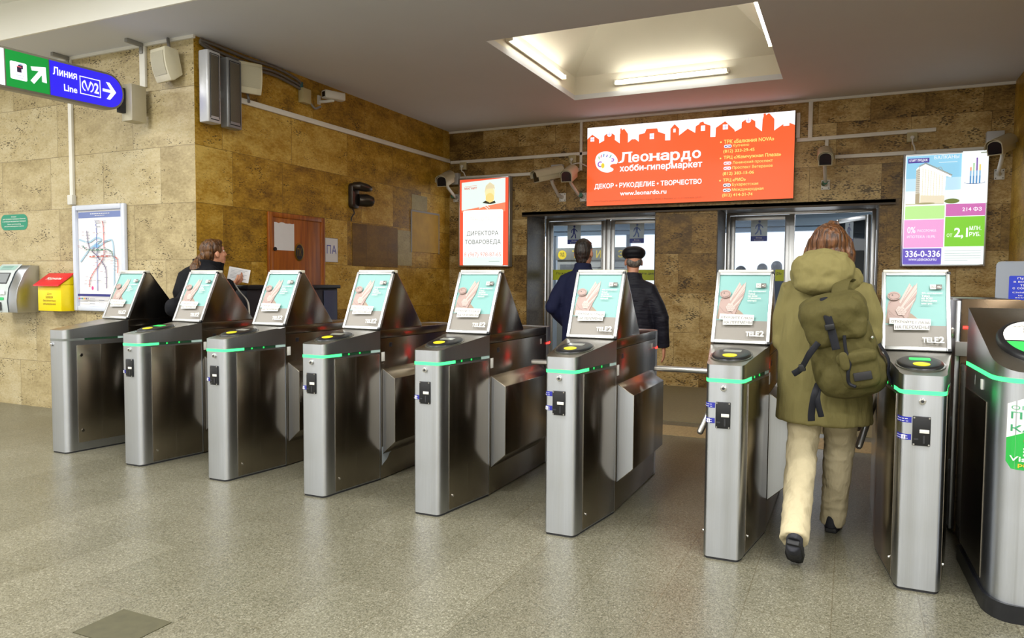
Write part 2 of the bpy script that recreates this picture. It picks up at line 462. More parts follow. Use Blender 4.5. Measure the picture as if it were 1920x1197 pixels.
_TX = {}
def text_geo(body, bold=0.0):
    k = (body, bold)
    if k in _TX: return _TX[k]
    c = bpy.data.curves.new('t', 'FONT'); c.body = body; c.offset = bold; c.resolution_u = 3
    o = bpy.data.objects.new('t', c); COL.objects.link(o)
    c.fill_mode = 'NONE'
    dg = bpy.context.evaluated_depsgraph_get(); dg.update()
    me = bpy.data.meshes.new_from_object(o.evaluated_get(dg))
    nxt = {}
    for e in me.edges:
        i, j = e.vertices
        if abs(i - j) > 1: i, j = max(i, j), min(i, j)       # closing edge of a contour
        nxt[i] = j
    P = [Vector((v.co.x, v.co.y)) for v in me.vertices]; loops = []; seen = set()
    for st in list(nxt):
        if st in seen: continue
        lp = []; i = st
        while i not in seen and i in nxt: seen.add(i); lp.append(P[i]); i = nxt[i]
        lp = [p for q, p in enumerate(lp) if (p - lp[q - 1]).length > 1e-5]
        if len(lp) > 2: loops.append(lp)
    area2 = lambda l: sum(l[q - 1].x * l[q].y - l[q].x * l[q - 1].y for q in range(len(l)))
    def inside(p, l):
        c_ = False
        for q in range(len(l)):
            a_, b_ = l[q - 1], l[q]
            if (a_.y > p.y) != (b_.y > p.y) and p.x < a_.x + (p.y - a_.y) * (b_.x - a_.x) / (b_.y - a_.y): c_ = not c_
        return c_
    fixed = []
    for l in loops:                                        # outer contours one way round, holes the other
        depth = sum(all(inside(p_.lerp(l[q_ - 1], t_), o_) for q_, p_ in enumerate(l) for t_ in (0, .27, .5, .73)) for o_ in loops if o_ is not l)
        fixed.append(l if (area2(l) > 0) == (depth % 2 == 0) else l[::-1])
    loops = fixed; sgn = 1.0
    out = []
    for l in loops:                                        # embolden along the contour normals
        n = len(l); q = []
        for k2 in range(n):
            d0 = (l[k2] - l[k2 - 1]).normalized(); d1 = (l[(k2 + 1) % n] - l[k2]).normalized()
            n0 = Vector((d0.y, -d0.x)); n1 = Vector((d1.y, -d1.x)); mm = n0 + n1
            mm = mm / max(.35, mm.length_squared / 2) if mm.length > 1e-6 else n0
            q.append(l[k2] + mm * bold * sgn)
        out.append(q)
    vin = [p for l in out for p in l]; ein = []; b0 = 0
    for l in out:
        ein += [(b0 + q, b0 + (q + 1) % len(l)) for q in range(len(l))]; b0 += len(l)
    vs, _e, ts, *_r = delaunay_2d_cdt(vin, ein, [], 0, 1e-6)
    def wind(x, y):
        wn = 0
        for l in out:
            for q in range(len(l)):
                a_, b_ = l[q - 1], l[q]
                if (a_.y <= y) != (b_.y <= y):
                    xx = a_.x + (y - a_.y) * (b_.x - a_.x) / (b_.y - a_.y)
                    if xx > x: wn += 1 if b_.y > a_.y else -1
        return wn
    fs = []
    for t_ in ts:
        cx = sum(vs[i].x for i in t_) / 3; cy = sum(vs[i].y for i in t_) / 3
        if wind(cx, cy) > 0: fs.append(tuple(t_))
    vs = [(v.x, v.y) for v in vs]
    bpy.data.objects.remove(o); bpy.data.meshes.remove(me); bpy.data.curves.remove(c)
    x0 = min(v[0] for v in vs); x1 = max(v[0] for v in vs); y0 = min(v[1] for v in vs); y1 = max(v[1] for v in vs)
    _TX[k] = (vs, fs, x0, x1, y0, y1); return _TX[k]

class Art:
    """flat printing on a surface: fn(u, v, n) -> point; every call lies one hair above the last"""
    def __init__(s, fn, step=0.0004, n0=0.0):
        s.mb = MB(); s.fn = fn; s.n = n0; s.step = step
    def up(s): s.n += s.step
    def poly(s, pts, mat, lift=True):
        if lift: s.up()
        s.mb.add([s.fn(u, v, s.n) for u, v in pts], [tuple(range(len(pts)))], mat); return s
    def rect(s, u0, v0, u1, v1, mat, nu=1, nv=1):
        s.up()
        vs = [s.fn(u0 + (u1 - u0) * i / nu, v0 + (v1 - v0) * j / nv, s.n) for j in range(nv + 1) for i in range(nu + 1)]
        fs = [(j * (nu + 1) + i, j * (nu + 1) + i + 1, (j + 1) * (nu + 1) + i + 1, (j + 1) * (nu + 1) + i) for j in range(nv) for i in range(nu)]
        s.mb.add(vs, fs, mat); return s
    def ell(s, cu, cv, ru, rv, mat, seg=28):
        return s.poly([(cu + ru * math.cos(2 * PI * k / seg), cv + rv * math.sin(2 * PI * k / seg)) for k in range(seg)], mat)
    def ring(s, cu, cv, ru, rv, w, mat, seg=32, a0=0, a1=2 * PI):
        s.up(); vs = []; fs = []
        for k in range(seg + 1):
            a = a0 + (a1 - a0) * k / seg
            vs += [s.fn(cu + ru * math.cos(a), cv + rv * math.sin(a), s.n), s.fn(cu + (ru - w) * math.cos(a), cv + (rv - w) * math.sin(a), s.n)]
        fs = [(2 * k, 2 * k + 1, 2 * k + 3, 2 * k + 2) for k in range(seg)]
        s.mb.add(vs, fs, mat); return s
    def line(s, pts, w, mat):
        """stroke along a polyline"""
        s.up(); vs = []; n = len(pts)
        for i in range(n):
            a = Vector(pts[max(i - 1, 0)]); b = Vector(pts[min(i + 1, n - 1)])
            t = (b - a).normalized(); nn = Vector((-t.y, t.x)) * (w / 2); p = Vector(pts[i])
            q = p + nn; r = p - nn
            vs += [s.fn(q.x, q.y, s.n), s.fn(r.x, r.y, s.n)]
        s.mb.add(vs, [(2 * i, 2 * i + 1, 2 * i + 3, 2 * i + 2) for i in range(n - 1)], mat); return s
    def text(s, body, u, v, w, h, mat, bold=0.0, shear=0.0, tilt=0.0):
        """the glyphs' own bounding box is fitted to (u, v, w, h); w None keeps proportions"""
        s.up()
        vs, fs, x0, x1, y0, y1 = text_geo(body, bold)
        kv = h / (y1 - y0); ku = kv if w is None else w / (x1 - x0)
        out = []
        for x, y in vs:
            a = (x - x0) * ku; b = (y - y0) * kv
            out.append(s.fn(u + a + shear * b, v + b + tilt * a, s.n))
        s.mb.add(out, fs, mat); return s
    def build(s, name, parent=None, label=None):
        me_o = s.mb
        me = bpy.data.meshes.new(name); me.from_pydata(me_o.v, [], me_o.f)
        for m in me_o.mats: me.materials.append(m)
        me.polygons.foreach_set('material_index', me_o.m); me.update()
        o = bpy.data.objects.new(name, me); COL.objects.link(o)
        if parent is not None: o.parent = parent
        if label: o['label'] = label
        return o
def facing(org, u, v):
    """plane mapping: origin, u direction, v direction; n is out of the face"""
    o = Vector(org); U = Vector(u); V = Vector(v); W = U.cross(V)
    return lambda a, b, n: tuple(o + U * a + V * b + W * n)
def curve_pts(pts, n=6):
    """Catmull-Rom through the points"""
    P = [Vector(p) for p in pts]; out = []
    for i in range(len(P) - 1):
        p0 = P[max(i - 1, 0)]; p1 = P[i]; p2 = P[i + 1]; p3 = P[min(i + 2, len(P) - 1)]
        for k in range(n):
            t = k / n
            out.append(0.5 * ((2 * p1) + (p2 - p0) * t + (2 * p0 - 5 * p1 + 4 * p2 - p3) * t * t + (3 * p1 - p0 - 3 * p2 + p3) * t ** 3))
    out.append(P[-1]); return out
def rrect(x0, y0, x1, y1, r, seg=5):
    out = []
    for cx, cy, a in ((x1 - r, y1 - r, 0), (x0 + r, y1 - r, 90), (x0 + r, y0 + r, 180), (x1 - r, y0 + r, 270)):
        for k in range(seg + 1):
            t = math.radians(a + 90 * k / seg); out.append((cx + r * math.cos(t), cy + r * math.sin(t)))
    return out

# ------------------------------------------------------------------ structure
Hc, Y1, X1, Y2, X3, YF = 3.65, 5.0875, -5.592, 9.90, 1.611, 4.457
HZ = 3.98
XL, XR, YB = -12.0, 7.0, -6.0
YD = 10.56                       # plane of the entrance doors
YV, ZV = 13.9, 2.78              # far window wall and ceiling of the vestibule
WHITE_CEIL = plain('ceiling_paint', '#d9dbe2', 0.8, nz=0.03, scale=2)
WHITE_FASC = plain('white_fascia_paint', '#f4f3ec', 0.7, nz=0.02, scale=2)
HALLPAINT = plain('hall_wall_paint', '#cfc6b0', 0.7, nz=0.05, scale=1)

m = MB(); m.box(XL, XR, YB, YV, -0.12, 0, GRANITE); struct(m.build('floor'))
m = MB()
wx0, wx1, wy0, wy1 = -3.18, -0.74, 6.32, 8.78
t = 0.06
m.box(XL, wx0, YF + .02, Y2, Hc, Hc + t, WHITE_CEIL); m.box(wx1, XR, YF + .02, Y2, Hc, Hc + t, WHITE_CEIL)
m.box(wx0, wx1, YF + .02, wy0, Hc, Hc + t, WHITE_CEIL); m.box(wx0, wx1, wy1, Y2, Hc, Hc + t, WHITE_CEIL)
struct(m.build('ceiling'))
RECESS = plain('recess_paint', '#e9e4d6', 0.75, nz=0.03, scale=3)
m = MB()
zc = 3.93
for a, b, c, d in ((wx0 - .06, wx0, wy0 - .06, wy1 + .06), (wx1, wx1 + .06, wy0 - .06, wy1 + .06), (wx0, wx1, wy0 - .06, wy0), (wx0, wx1, wy1, wy1 + .06)):
    m.box(a, b, c, d, Hc + t, zc, RECESS)
ins, zt = 0.86, 4.75
q = [(wx0, wy0, zc), (wx1, wy0, zc), (wx1, wy1, zc), (wx0, wy1, zc)]
p_ = [(wx0 + ins, wy0 + ins, zt), (wx1 - ins, wy0 + ins, zt), (wx1 - ins, wy1 - ins, zt), (wx0 + ins, wy1 - ins, zt)]
q2 = [(x + (-.06 if x < -2 else .06), y + (-.06 if y < 7 else .06), z) for x, y, z in q]
p2 = [(x, y, z + .08) for x, y, z in p_]
m.add(q + p_, [(0, 1, 5, 4), (1, 2, 6, 5), (2, 3, 7, 6), (3, 0, 4, 7), (4, 5, 6, 7)], RECESS)
m.add(q2 + p2, [(0, 1, 5, 4), (1, 2, 6, 5), (2, 3, 7, 6), (3, 0, 4, 7), (4, 5, 6, 7)], RECESS)
struct(m.build('ceiling_recess', smooth=0))
m = MB(); m.box(XL, XR, YF, YF + .02, Hc, HZ, WHITE_FASC); struct(m.build('wall_fascia'))
m = MB(); m.box(XL, XR, YB, YF + .02, HZ, HZ + .08, WHITE_FASC); struct(m.build('ceiling_hall'))
m = MB(); m.prism([(XL, Y1), (X1, Y1), (X1 - .3, Y1 + .3), (XL, Y1 + .3)], 'Z', 0, Hc, STONE_LEFT); struct(m.build('wall_left'))
m = MB(); m.prism([(X1, Y1), (X1, Y2), (X1 - .3, Y2), (X1 - .3, Y1 + .3)], 'Z', 0, Hc, STONE_SIDE); struct(m.build('wall_side'))
m = MB()
zl = 2.36
DL = (-4.304, -2.408); DR = (-1.601, 0.295)
for a, b in ((X1 - .3, DL[0]), (DL[1], DR[0]), (DR[1], X3)):
    m.box(a, b, Y2, YD + .06, 0, zl, STONE_BACK)
m.box(X1 - .3, X3, Y2, YD + .06, zl, Hc, STONE_BACK)
struct(m.build('wall_back'))
m = MB(); m.box(X3, X3 + .3, YF, YD, 0, Hc, STONE_SIDE); struct(m.build('wall_right'))
m = MB(); m.box(X3 + .3, XR, YF, YF + .3, 0, Hc, HALLPAINT); struct(m.build('wall_hall_return'))
# unseen ticket hall walls; window openings added so sky light brightens the steel fronts
m = MB(); m.box(XL - .2, XL, YB, Y1 + .3, 0, .9, HALLPAINT); m.box(XL - .2, XL, YB, Y1 + .3, 2.7, HZ, HALLPAINT)
for y in (YB, -3.2, -.4, 2.4): m.box(XL - .2, XL, y, y + .9, .9, 2.7, HALLPAINT)
m.box(XL - .2, XL, 4.6, Y1 + .3, .9, 2.7, HALLPAINT); struct(m.build('wall_hall_left'))
m = MB(); m.box(XR, XR + .2, YB, YF + .3, 0, HZ, HALLPAINT); struct(m.build('wall_hall_right'))
m = MB(); m.box(XL, XR, YB - .2, YB, 0, .9, HALLPAINT); m.box(XL, XR, YB - .2, YB, 2.7, HZ, HALLPAINT)
for x in (XL, -8.6, -5.0, -1.4, 2.2, 5.8): m.box(x, x + 1.1, YB - .2, YB, .9, 2.7, HALLPAINT)
struct(m.build('wall_hall_rear'))
# light cove along the top of the walls, dark angle above the doorways
m = MB()
m.box(XL, X1 + .025, Y1 - .025, Y1, Hc - .03, Hc, TRUNK); struct(m.build('trim_1'))
m = MB(); m.box(X1, X3, Y2 - .025, Y2, Hc - .03, Hc, TRUNK); struct(m.build('trim_2'))
BROWNM = plain('dark_bronze_metal', '#3a3126', 0.4, 0.6)
m = MB(); m.box(-4.36, 0.46, Y2 - .05, Y2, zl - .005, zl + .035, BROWNM); m.box(-4.36, .46, Y2 - .05, Y2 - .044, zl - .03, zl + .035, BROWNM)
struct(m.build('trim_3'))
# doorway reveals: dark polished stone on the jambs, bronze soffit
REVEAL = stone('dark_polished_reveal', 'X', ('#2e261c', '#4d4130', '#7d7261'), 0.4, .7, 1.0)
n_ = 4
for a, b in (DL, DR):
    for x0, x1 in ((a, a + .012), (b - .012, b)):
        m = MB(); m.box(x0, x1, Y2 + .001, YD - .03, 0, zl, REVEAL); struct(m.build('trim_%d' % n_)); n_ += 1
    m = MB(); m.box(a + .012, b - .012, Y2 + .001, YD - .03, zl - .012, zl - .0005, BROWNM); struct(m.build('trim_%d' % n_)); n_ += 1
# rough pale band let into the floor behind the turnstiles
STRIPM = plain('coarse_yellow_stone', '#a8946a', 0.6, nz=0.5, scale=60)
m = MB(); m.box(-5.4, X3 - .05, 6.66, 7.12, 0, 0.004, STRIPM); struct(m.build('floor_stone_band'))
PATCHM = plain('dark_mortar', '#47442f', 0.7, nz=0.3, scale=20)
m = MB(); m.box(-2.742, -2.462, 1.86, 2.085, 0, 0.003, PATCHM); struct(m.build('floor_repair_patch'))
DOORMAT = plain('dark_floor_matting', '#8c8262', 0.8, nz=0.2, scale=50)
m = MB(); m.box(-4.6, 0.6, 7.35, 9.85, 0, 0.005, DOORMAT); struct(m.build('floor_matting'))
# slightly different pieces of stone let into the side wall
def slab(name, y0, y1, z0, z1, mat, d=.004):
    m = MB(); m.box(X1, X1 + d, y0, y1, z0, z1, mat); return struct(m.build(name))
slab('wall_side_dark_slab', 7.47, 8.47, 1.57, 2.10, stone('dark_travertine', 'X', ('#4a3408', '#6a4c14', '#846428'), .35, .54, .47, -.49, .05))
PALEST = stone('pale_grey_travertine', 'X', ('#8d8158', '#a69a70', '#bdb289'), .6, .54, 3, -.5)
slab('wall_side_pale_slab', 8.475, 8.83, 1.60, 2.08, PALEST)
slab('wall_side_small_pale_slab', 8.83, 9.24, 2.39, 2.60, PALEST)
YEL = plain('yellow_stained_stone', '#b5902a', 0.5, nz=0.35, scale=5)
slab('wall_side_yellow_access_panel', 8.82, 9.55, 1.80, 2.36, YEL, .012)
m = MB(); m.box(X1, X1 + .016, 8.80, 9.57, 2.36, 2.385, GREYM); m.box(X1, X1 + .014, 8.80, 8.82, 1.79, 2.36, GREYM); m.box(X1, X1 + .014, 9.55, 9.57, 1.79, 2.36, GREYM)
struct(m.build('trim_20'))

# ---- vestibule behind the doors
VP = plain('vestibule_paint', '#9aa2ac', 0.7); VB = plain('vestibule_beam_blue', '#8ea6bd', 0.6)
m = MB(); m.box(-8, 4, YD + .06, YV + .2, ZV, ZV + .08, plain('vestibule_ceiling_paint', '#8f8a83', .8)); struct(m.build('ceiling_vestibule'))
m = MB(); m.box(-8.2, -8, YD, YV + .2, 0, ZV, VP); struct(m.build('wall_vestibule_left'))
m = MB(); m.box(4, 4.2, YD, YV + .2, 0, ZV, VP); struct(m.build('wall_vestibule_right'))
m = MB(); m.box(X3, 4, YD, YD + .06, 0, ZV, VP); m.box(-8, X1 - .3, YD, YD + .06, 0, ZV, VP); struct(m.build('wall_vestibule_near'))
m = MB(); m.box(-8, 4, YV, YV + .2, 2.31, ZV, VB); m.box(-8, 4, YV - .12, YV, 2.40, 2.52, VB); struct(m.build('wall_vestibule_beam'))
m = MB(); m.box(-8, 4, YV, YV + .2, 0, 1.0, VP); struct(m.build('wall_vestibule_sill'))
FRM = plain('window_frame_grey', '#7d8894', 0.4, .3)
for i, x in enumerate((-5.45, -3.93, -3.26, -2.0, -0.98, 0.3, 1.6)):
    m = MB(); m.box(x - .035, x + .035, YV + .05, YV + .14, 1.0, 2.31, FRM); m.box(x - .03, x - 0.0, YV + .04, YV + .05, 1.0, 2.31, FRM); struct(m.build('window_%d' % (i + 1)))
LAMPW = glow('#fffdf4', 1.6)
for i, (x, y) in enumerate(((-3.75, 12.2), (-2.2, 12.6), (-1.0, 12.1), (0.1, 12.6))):
    o = thing('ceiling_lamp', ['slim ceiling lamp behind the left leaf of the left entrance', 'slim ceiling lamp behind the right leaf of the left entrance',
               'slim ceiling lamp behind the walking man sticker of the closed right entrance leaf', 'slim ceiling lamp seen through the open leaf of the right entrance'][i], 'lamp', (x, y, ZV), 0, 'vestibule ceiling lamps')
    m = MB(); m.box(-.09, .09, -.45, .45, -.05, 0, WHITEP); m.build('housing', o, .008)
    m = MB(); m.box(-.07, .07, -.42, .42, -.062, -.05, LAMPW); m.build('diffuser', o, .004)

# ---- entrance doors: aluminium frames, leaves with glass
def leaf(parent, x0, x1, y, gl, loc=None, rot=0.0):
    r = bpy.data.objects.new('door_leaf', None); COL.objects.link(r); r.parent = parent
    return r
def make_leaf_parts(parent, wd, z0, z1, gl, name='door_leaf', loc=(0, 0, 0), rot=0.0, sgn=1):
    m = MB(); s = .055; d = .022
    m.box(0, sgn * s, -d, d, z0, z1, ALU) if sgn > 0 else m.box(-s, 0, -d, d, z0, z1, ALU)
    a, b = (0, wd) if sgn > 0 else (-wd, 0)
    m = MB()
    m.box(a, a + s, -d, d, z0, z1, ALU); m.box(b - s, b, -d, d, z0, z1, ALU)
    m.box(a + s, b - s, -d, d, z1 - .06, z1, ALU); m.box(a + s, b - s, -d, d, z0, z0 + .16, ALU)
    m.box(a + s, b - s, -d, d, .95, 1.0, ALU)
    m.box(a + s, a + s + .012, -d - .006, -d, z0, z1, GREYM); m.box(b - s - .012, b - s, -d - .006, -d, z0, z1, GREYM)
    o = m.build(name, parent, .004); o.location = loc; o.rotation_euler = (0, 0, rot)
    m = MB(); m.box(a + s, b - s, -.003, .003, 1.0, z1 - .06, gl); m.box(a + s, b - s, -.003, .003, z0 + .16, .95, gl)
    m.build('pane', o)
    m = MB(); hx = b - .03 if sgn > 0 else a + .03
    m.tube([(hx, -.02, .9), (hx, -.07, .93), (hx, -.07, 1.27), (hx, -.02, 1.3)], .012, CHROME); m.build('handle', o)
    return o
STK_BG = ink('#b9cbd8'); STK_BLUE = ink('#2b3f9a'); STK_MAN = ink('#1f2f80')
def man_sticker(parent, u0, z0, wd, ht, y=-.0045, bg=STK_BG, blue=STK_BLUE, man=STK_MAN):
    A = Art(facing((u0, y, z0), (1, 0, 0), (0, 0, 1)))
    A.rect(0, 0, wd, ht, bg); A.rect(0, 0, wd, ht * .23, blue)
    A.text('Вход', wd * .32, ht * .115, wd * .36, ht * .075, PAPER, .01); A.text('Entrance', wd * .22, ht * .025, wd * .56, ht * .06, PAPER)
    c = lambda u, v: (u * wd, v * ht)
    A.ell(wd * .52, ht * .89, wd * .075, ht * .055, man)
    A.line([c(.50, .80), c(.49, .58)], wd * .15, man)                       # trunk
    A.line([c(.49, .60), c(.60, .46), c(.62, .29)], wd * .085, man)
    A.line([c(.47, .60), c(.42, .44), c(.27, .31)], wd * .085, man)
    A.line([c(.50, .79), c(.68, .68), c(.74, .60)], wd * .06, man)
    A.line([c(.48, .79), c(.33, .70), c(.29, .57)], wd * .06, man)
    return A.build('entrance_sticker', parent)
YG = ink('#c7d21e'); INKB = ink('#2a2a24')
def band_sticker(parent, u0, u1, txt, tu, tw, y=-.0045):
    A = Art(facing((u0, y, 1.42), (1, 0, 0), (0, 0, 1)))
    A.rect(0, 0, u1 - u0, .155, YG); A.text(txt, tu, .075, tw, .045, INKB, .01)
    return A.build('door_notice_band', parent)
ZT = 2.32
def entrance(name, x0, x1, xm):
    f = bpy.data.objects.new(name, None); COL.objects.link(f); struct(f); f.location = (0, YD + .09, 0)
    m = MB()
    m.box(x0, x0 + .05, -.035, .035, 0, ZT + .05, ALU); m.box(x1 - .05, x1, -.035, .035, 0, ZT + .05, ALU)
    m.box(x0 + .05, x1 - .05, -.035, .035, ZT, ZT + .05, ALU); m.box(xm - .035, xm + .035, -.03, .03, 0, ZT, ALU)
    m.box(x0, x1, -.04, .04, ZT + .05, zl, DARK)
    m.build('door_frame', f, .004)
    return f
d1 = entrance('door_1', DL[0] + .012, DL[1] - .012, -3.30)
l1 = make_leaf_parts(d1, 0.90, .02, ZT - .01, GLASS, loc=(-4.24, 0, 0))
man_sticker(l1, .29, 1.965, .215, .30, bg=ink('#aebfcc')); band_sticker(l1, .055, .845, 'Пожалуйста,', .06, .36)
l2 = make_leaf_parts(d1, 0.79, .02, ZT - .01, GLASS_BLUE, loc=(-3.26, 0, 0))
man_sticker(l2, .285, 1.965, .215, .30, man=ink('#5a74b4')); band_sticker(l2, .055, .735, 'придерживайте дверь', .12, .53)
d2 = entrance('door_2', DR[0] + .012, DR[1] - .012, -0.735)
l3 = make_leaf_parts(d2, 0.78, .02, ZT - .01, GLASS_BLUE, loc=(-1.535, 0, 0))
man_sticker(l3, .27, 1.965, .215, .30, man=ink('#5a74b4')); band_sticker(l3, .60, .725, 'рь', .02, .06)
l4 = make_leaf_parts(d2, 0.85, .02, ZT - .03, GLASS, loc=(0.21, .03, 0), rot=math.radians(-62), sgn=-1)
man_sticker(l4, -.62, 1.93, .215, .30, bg=ink('#9fb2c2'))

# ---- wooden staff door in the side wall
d3 = bpy.data.objects.new('door_3', None); COL.objects.link(d3); struct(d3); d3.location = (X1, 6.46, 0)
m = MB()
m.box(0, .036, -.455, -.395, 0, 2.11, WOOD); m.box(0, .036, .395, .455, 0, 2.11, WOOD); m.box(0, .036, -.395, .395, 2.055, 2.11, WOOD)
m.build('door_frame', d3, .008)
m = MB(); m.box(0, .028, -.395, .395, 0.02, 2.055, WOOD); dl = m.build('door_panel', d3, .004)
m = MB(); m.box(.028, .04, -.375, -.35, 1.0, 1.08, BLACK); m.cyl((.03, -.37, 1.72), (.045, -.37, 1.72), .02, BLACK); m.build('lock', dl)
m = MB(); m.prism([(.012 + .075 * math.cos(k * PI / 12), 1.70 + .10 * math.sin(k * PI / 12)) for k in range(24)], 'X', .028, .036, plain('brass', '#8c7430', .35, .9)); pk = m.build('oval_plate', dl, .002, label='oval black and brass plate lettered ПК')
A = Art(facing((.0365, .012, 1.70), (0, 1, 0), (0, 0, 1))); A.ell(0, 0, .06, .084, BLACK); A.text('ПК', -.036, -.045, .072, .09, plain('brass', '#8c7430'), .012); A.build('plate_lettering', pk)
random.seed(3)
pts = [(-.155, 0), (.155, 0)] + [(.155 - .31 * k / 9, .30 - .016 * random.random()) for k in range(10)]
A = Art(facing((X1 + .030, 6.24, 1.71), (0, 1, 0), (0, 0, 1))); A.poly(pts, PAPER); o = A.build('paper_notice'); tag(o, 'blank torn sheet of white paper stuck on the wooden door', 'notice')
A = Art(facing((X1 + .002, 6.952, 1.605), (0, 1, 0), (0, 0, 1))); A.rect(0, 0, .235, .285, PAPER)
for a in ((0, 0, .235, .004), (0, .281, .235, .285), (0, 0, .004, .285), (.231, 0, .235, .285)): A.rect(*a, ink('#5b6078'))
A.text('ПА', .03, .10, .175, .10, ink('#3b49a8'), -.005); o = A.build('lettered_paper'); tag(o, 'white sheet lettered ПА in blue taped right of the wooden door', 'notice')
# ---- dark inspector's booth below the wooden door
BOOTH = plain('dark_booth_panel', '#14161f', 0.45); BOOTH2 = plain('slate_booth_panel', '#39415a', .5)
o = thing('inspector_booth', 'low black booth standing against side wall below wooden door', 'booth', (X1 + .06, 5.32, 0))
m = MB(); m.box(0, .33, 0, 1.36, 0, 1.30, BOOTH); m.build('body', o, .006)
m = MB(); m.box(-.0, .36, -.02, 1.38, 1.30, 1.34, BLACK); m.build('top', o, .006)
m = MB(); m.box(.331, .34, 1.12, 1.34, .1, 1.28, BOOTH2); m.build('side_panel', o, .003, label='slate blue side panel')

# ------------------------------------------------------------------ turnstiles
LED_G = glow('#42ff80', 2.1); LED_DIM = plain('dark_led_cover', '#20402c', .25); LED_OFF = plain('unlit_led_cover', '#6f7370', .3); LED_R = glow('#ff1410', 22.0); LENS = plain('pale_lens', '#a9c3bf', .2)
LED_G2 = glow('#2bd45e', 1.2)
FLAT, HB, HS = .068, .098, .159
def nose(fl, hb, hs, yb, ys, n=6):
    """plan outline of the rounded front: right half from the middle back to ys"""
    p = [(fl, 0)]
    # quarter-superellipse from (fl,0) to (hb,yb)
    for k in range(1, n + 1):
        a = PI / 2 * k / n
        p.append((fl + (hb - fl) * math.sin(a), yb * (1 - math.cos(a))))
    p.append((hs, ys))
    return p
def outline(fl, hb, hs, yb, ys, off=0.0):
    r = nose(fl, hb, hs, yb, ys)
    r = [(x + off, y - (off if y < yb * .99 else 0)) for x, y in r]
    return [(-x, y) for x, y in reversed(r)] + r          # open at the back (closing edge at ys)
def column(m, out, z0, z1, mat, ztop=None):
    n = len(out)
    vs = [(x, y, z0) for x, y in out] + [(x, y, z1 if ztop is None else ztop(y)) for x, y in out]
    m.add(vs, [tuple(range(n))] + [(i, (i + 1) % n, n + (i + 1) % n, n + i) for i in range(n)], mat)
    return vs, n
ZLED0, ZLED1, ZF, ZS, LS = .897, .915, .983, 1.047, .52
ztop = lambda y: ZF + (ZS - ZF) * max(0, y) / LS
OUT = outline(FLAT, HB, HS, .085, LS)
def front_column(parent, lit=True):
    m = MB(); column(m, OUT, .012, ZLED0, STEEL)
    pl = outline(FLAT, HB, HS, .085, LS, -.004); column(m, pl, 0, .012, DARK)
    m.build('front_column', parent, 0, 40)
    m = MB()
    vs, n = column(m, OUT, ZLED1, 0, STEEL, ztop)
    m.add(vs[n:], [tuple(range(n))], STEEL_TOP)
    m.build('top_cap', parent, 0, 40)
    # LED strip round the nose, dark groove along the sides, pale lens at the end
    m = MB(); ny = [p for p in outline(FLAT, HB, HS, .085, .16, .0015)]
    ny = [(x, y) if y < .1 else (HB + (HS - HB) * (.16 - .085) / (LS - .085) + .0015 if x > 0 else -(HB + (HS - HB) * (.16 - .085) / (LS - .085)) - .0015, y) for x, y in ny]
    column(m, ny, ZLED0, ZLED1, LED_G if lit else LED_OFF); m.add([(x, y, ZLED1) for x, y in ny], [tuple(range(len(ny)))], LED_DIM)
    m.build('led_strip', parent, 0, 40)
    m = MB()
    for s in (-1, 1):
        xa = lambda y: s * (HB + (HS - HB) * (y - .085) / (LS - .085) - .002)
        a, b, c = .162, .43, LS
        m.add([(xa(a), a, ZLED0), (xa(b), b, ZLED0), (xa(b), b, ZLED1), (xa(a), a, ZLED1), (xa(a) - s * .1, a, ZLED0), (xa(b) - s * .1, b, ZLED0), (xa(b) - s * .1, b, ZLED1), (xa(a) - s * .1, a, ZLED1)],
              [(0, 1, 2, 3), (4, 5, 6, 7), (0, 1, 5, 4), (3, 2, 6, 7)], LED_DIM)
        if lit:
            for y in (.22, .32):
                m.box(xa(y) - .003, xa(y) + .003, y, y + .012, ZLED0 + .003, ZLED1 - .003, LED_G2)
    m.build('light_groove', parent)
    m = MB()
    for s in (-1, 1):
        xa = lambda y: s * (HB + (HS - HB) * (y - .085) / (LS - .085) - .001)
        m.add([(xa(.43), .43, ZLED0), (xa(LS), LS, ZLED0), (xa(LS), LS, ZLED1), (xa(.43), .43, ZLED1), (xa(.43) - s * .1, .43, ZLED0), (xa(LS) - s * .1, LS, ZLED0), (xa(LS) - s * .1, LS, ZLED1), (xa(.43) - s * .1, .43, ZLED1)],
              [(0, 1, 2, 3), (4, 5, 6, 7), (0, 1, 5, 4), (3, 2, 6, 7)], LENS)
    build_each(m, 'lens', parent)
def side_panels(parent, door=False):
    for s in (-1, 1):
        xa = lambda y, d=0: s * (HB + (HS - HB) * (y - .085) / (LS - .085) + d)
        a, b = .098, .508
        m = MB(); z0, z1 = (.075, .86) if door else (.02, .885)
        vs = [(xa(y, d), y, z) for d in (0, .004) for z in (z0, z1) for y in (a, b)]
        m.add(vs, [(0, 1, 3, 2), (4, 5, 7, 6), (0, 1, 5, 4), (2, 3, 7, 6), (0, 2, 6, 4), (1, 3, 7, 5)], STEEL_SIDE)
        o = m.build('side_panel', parent, .0012)
        m = MB()
        for z in ((.78, .17) if door else (.10,)):
            m.cyl((xa(.13, .004), .13, z), (xa(.13, .010), .13, z), .013 if door else .008, CHROME, 12)
        build_each(m, 'panel_lock', o)
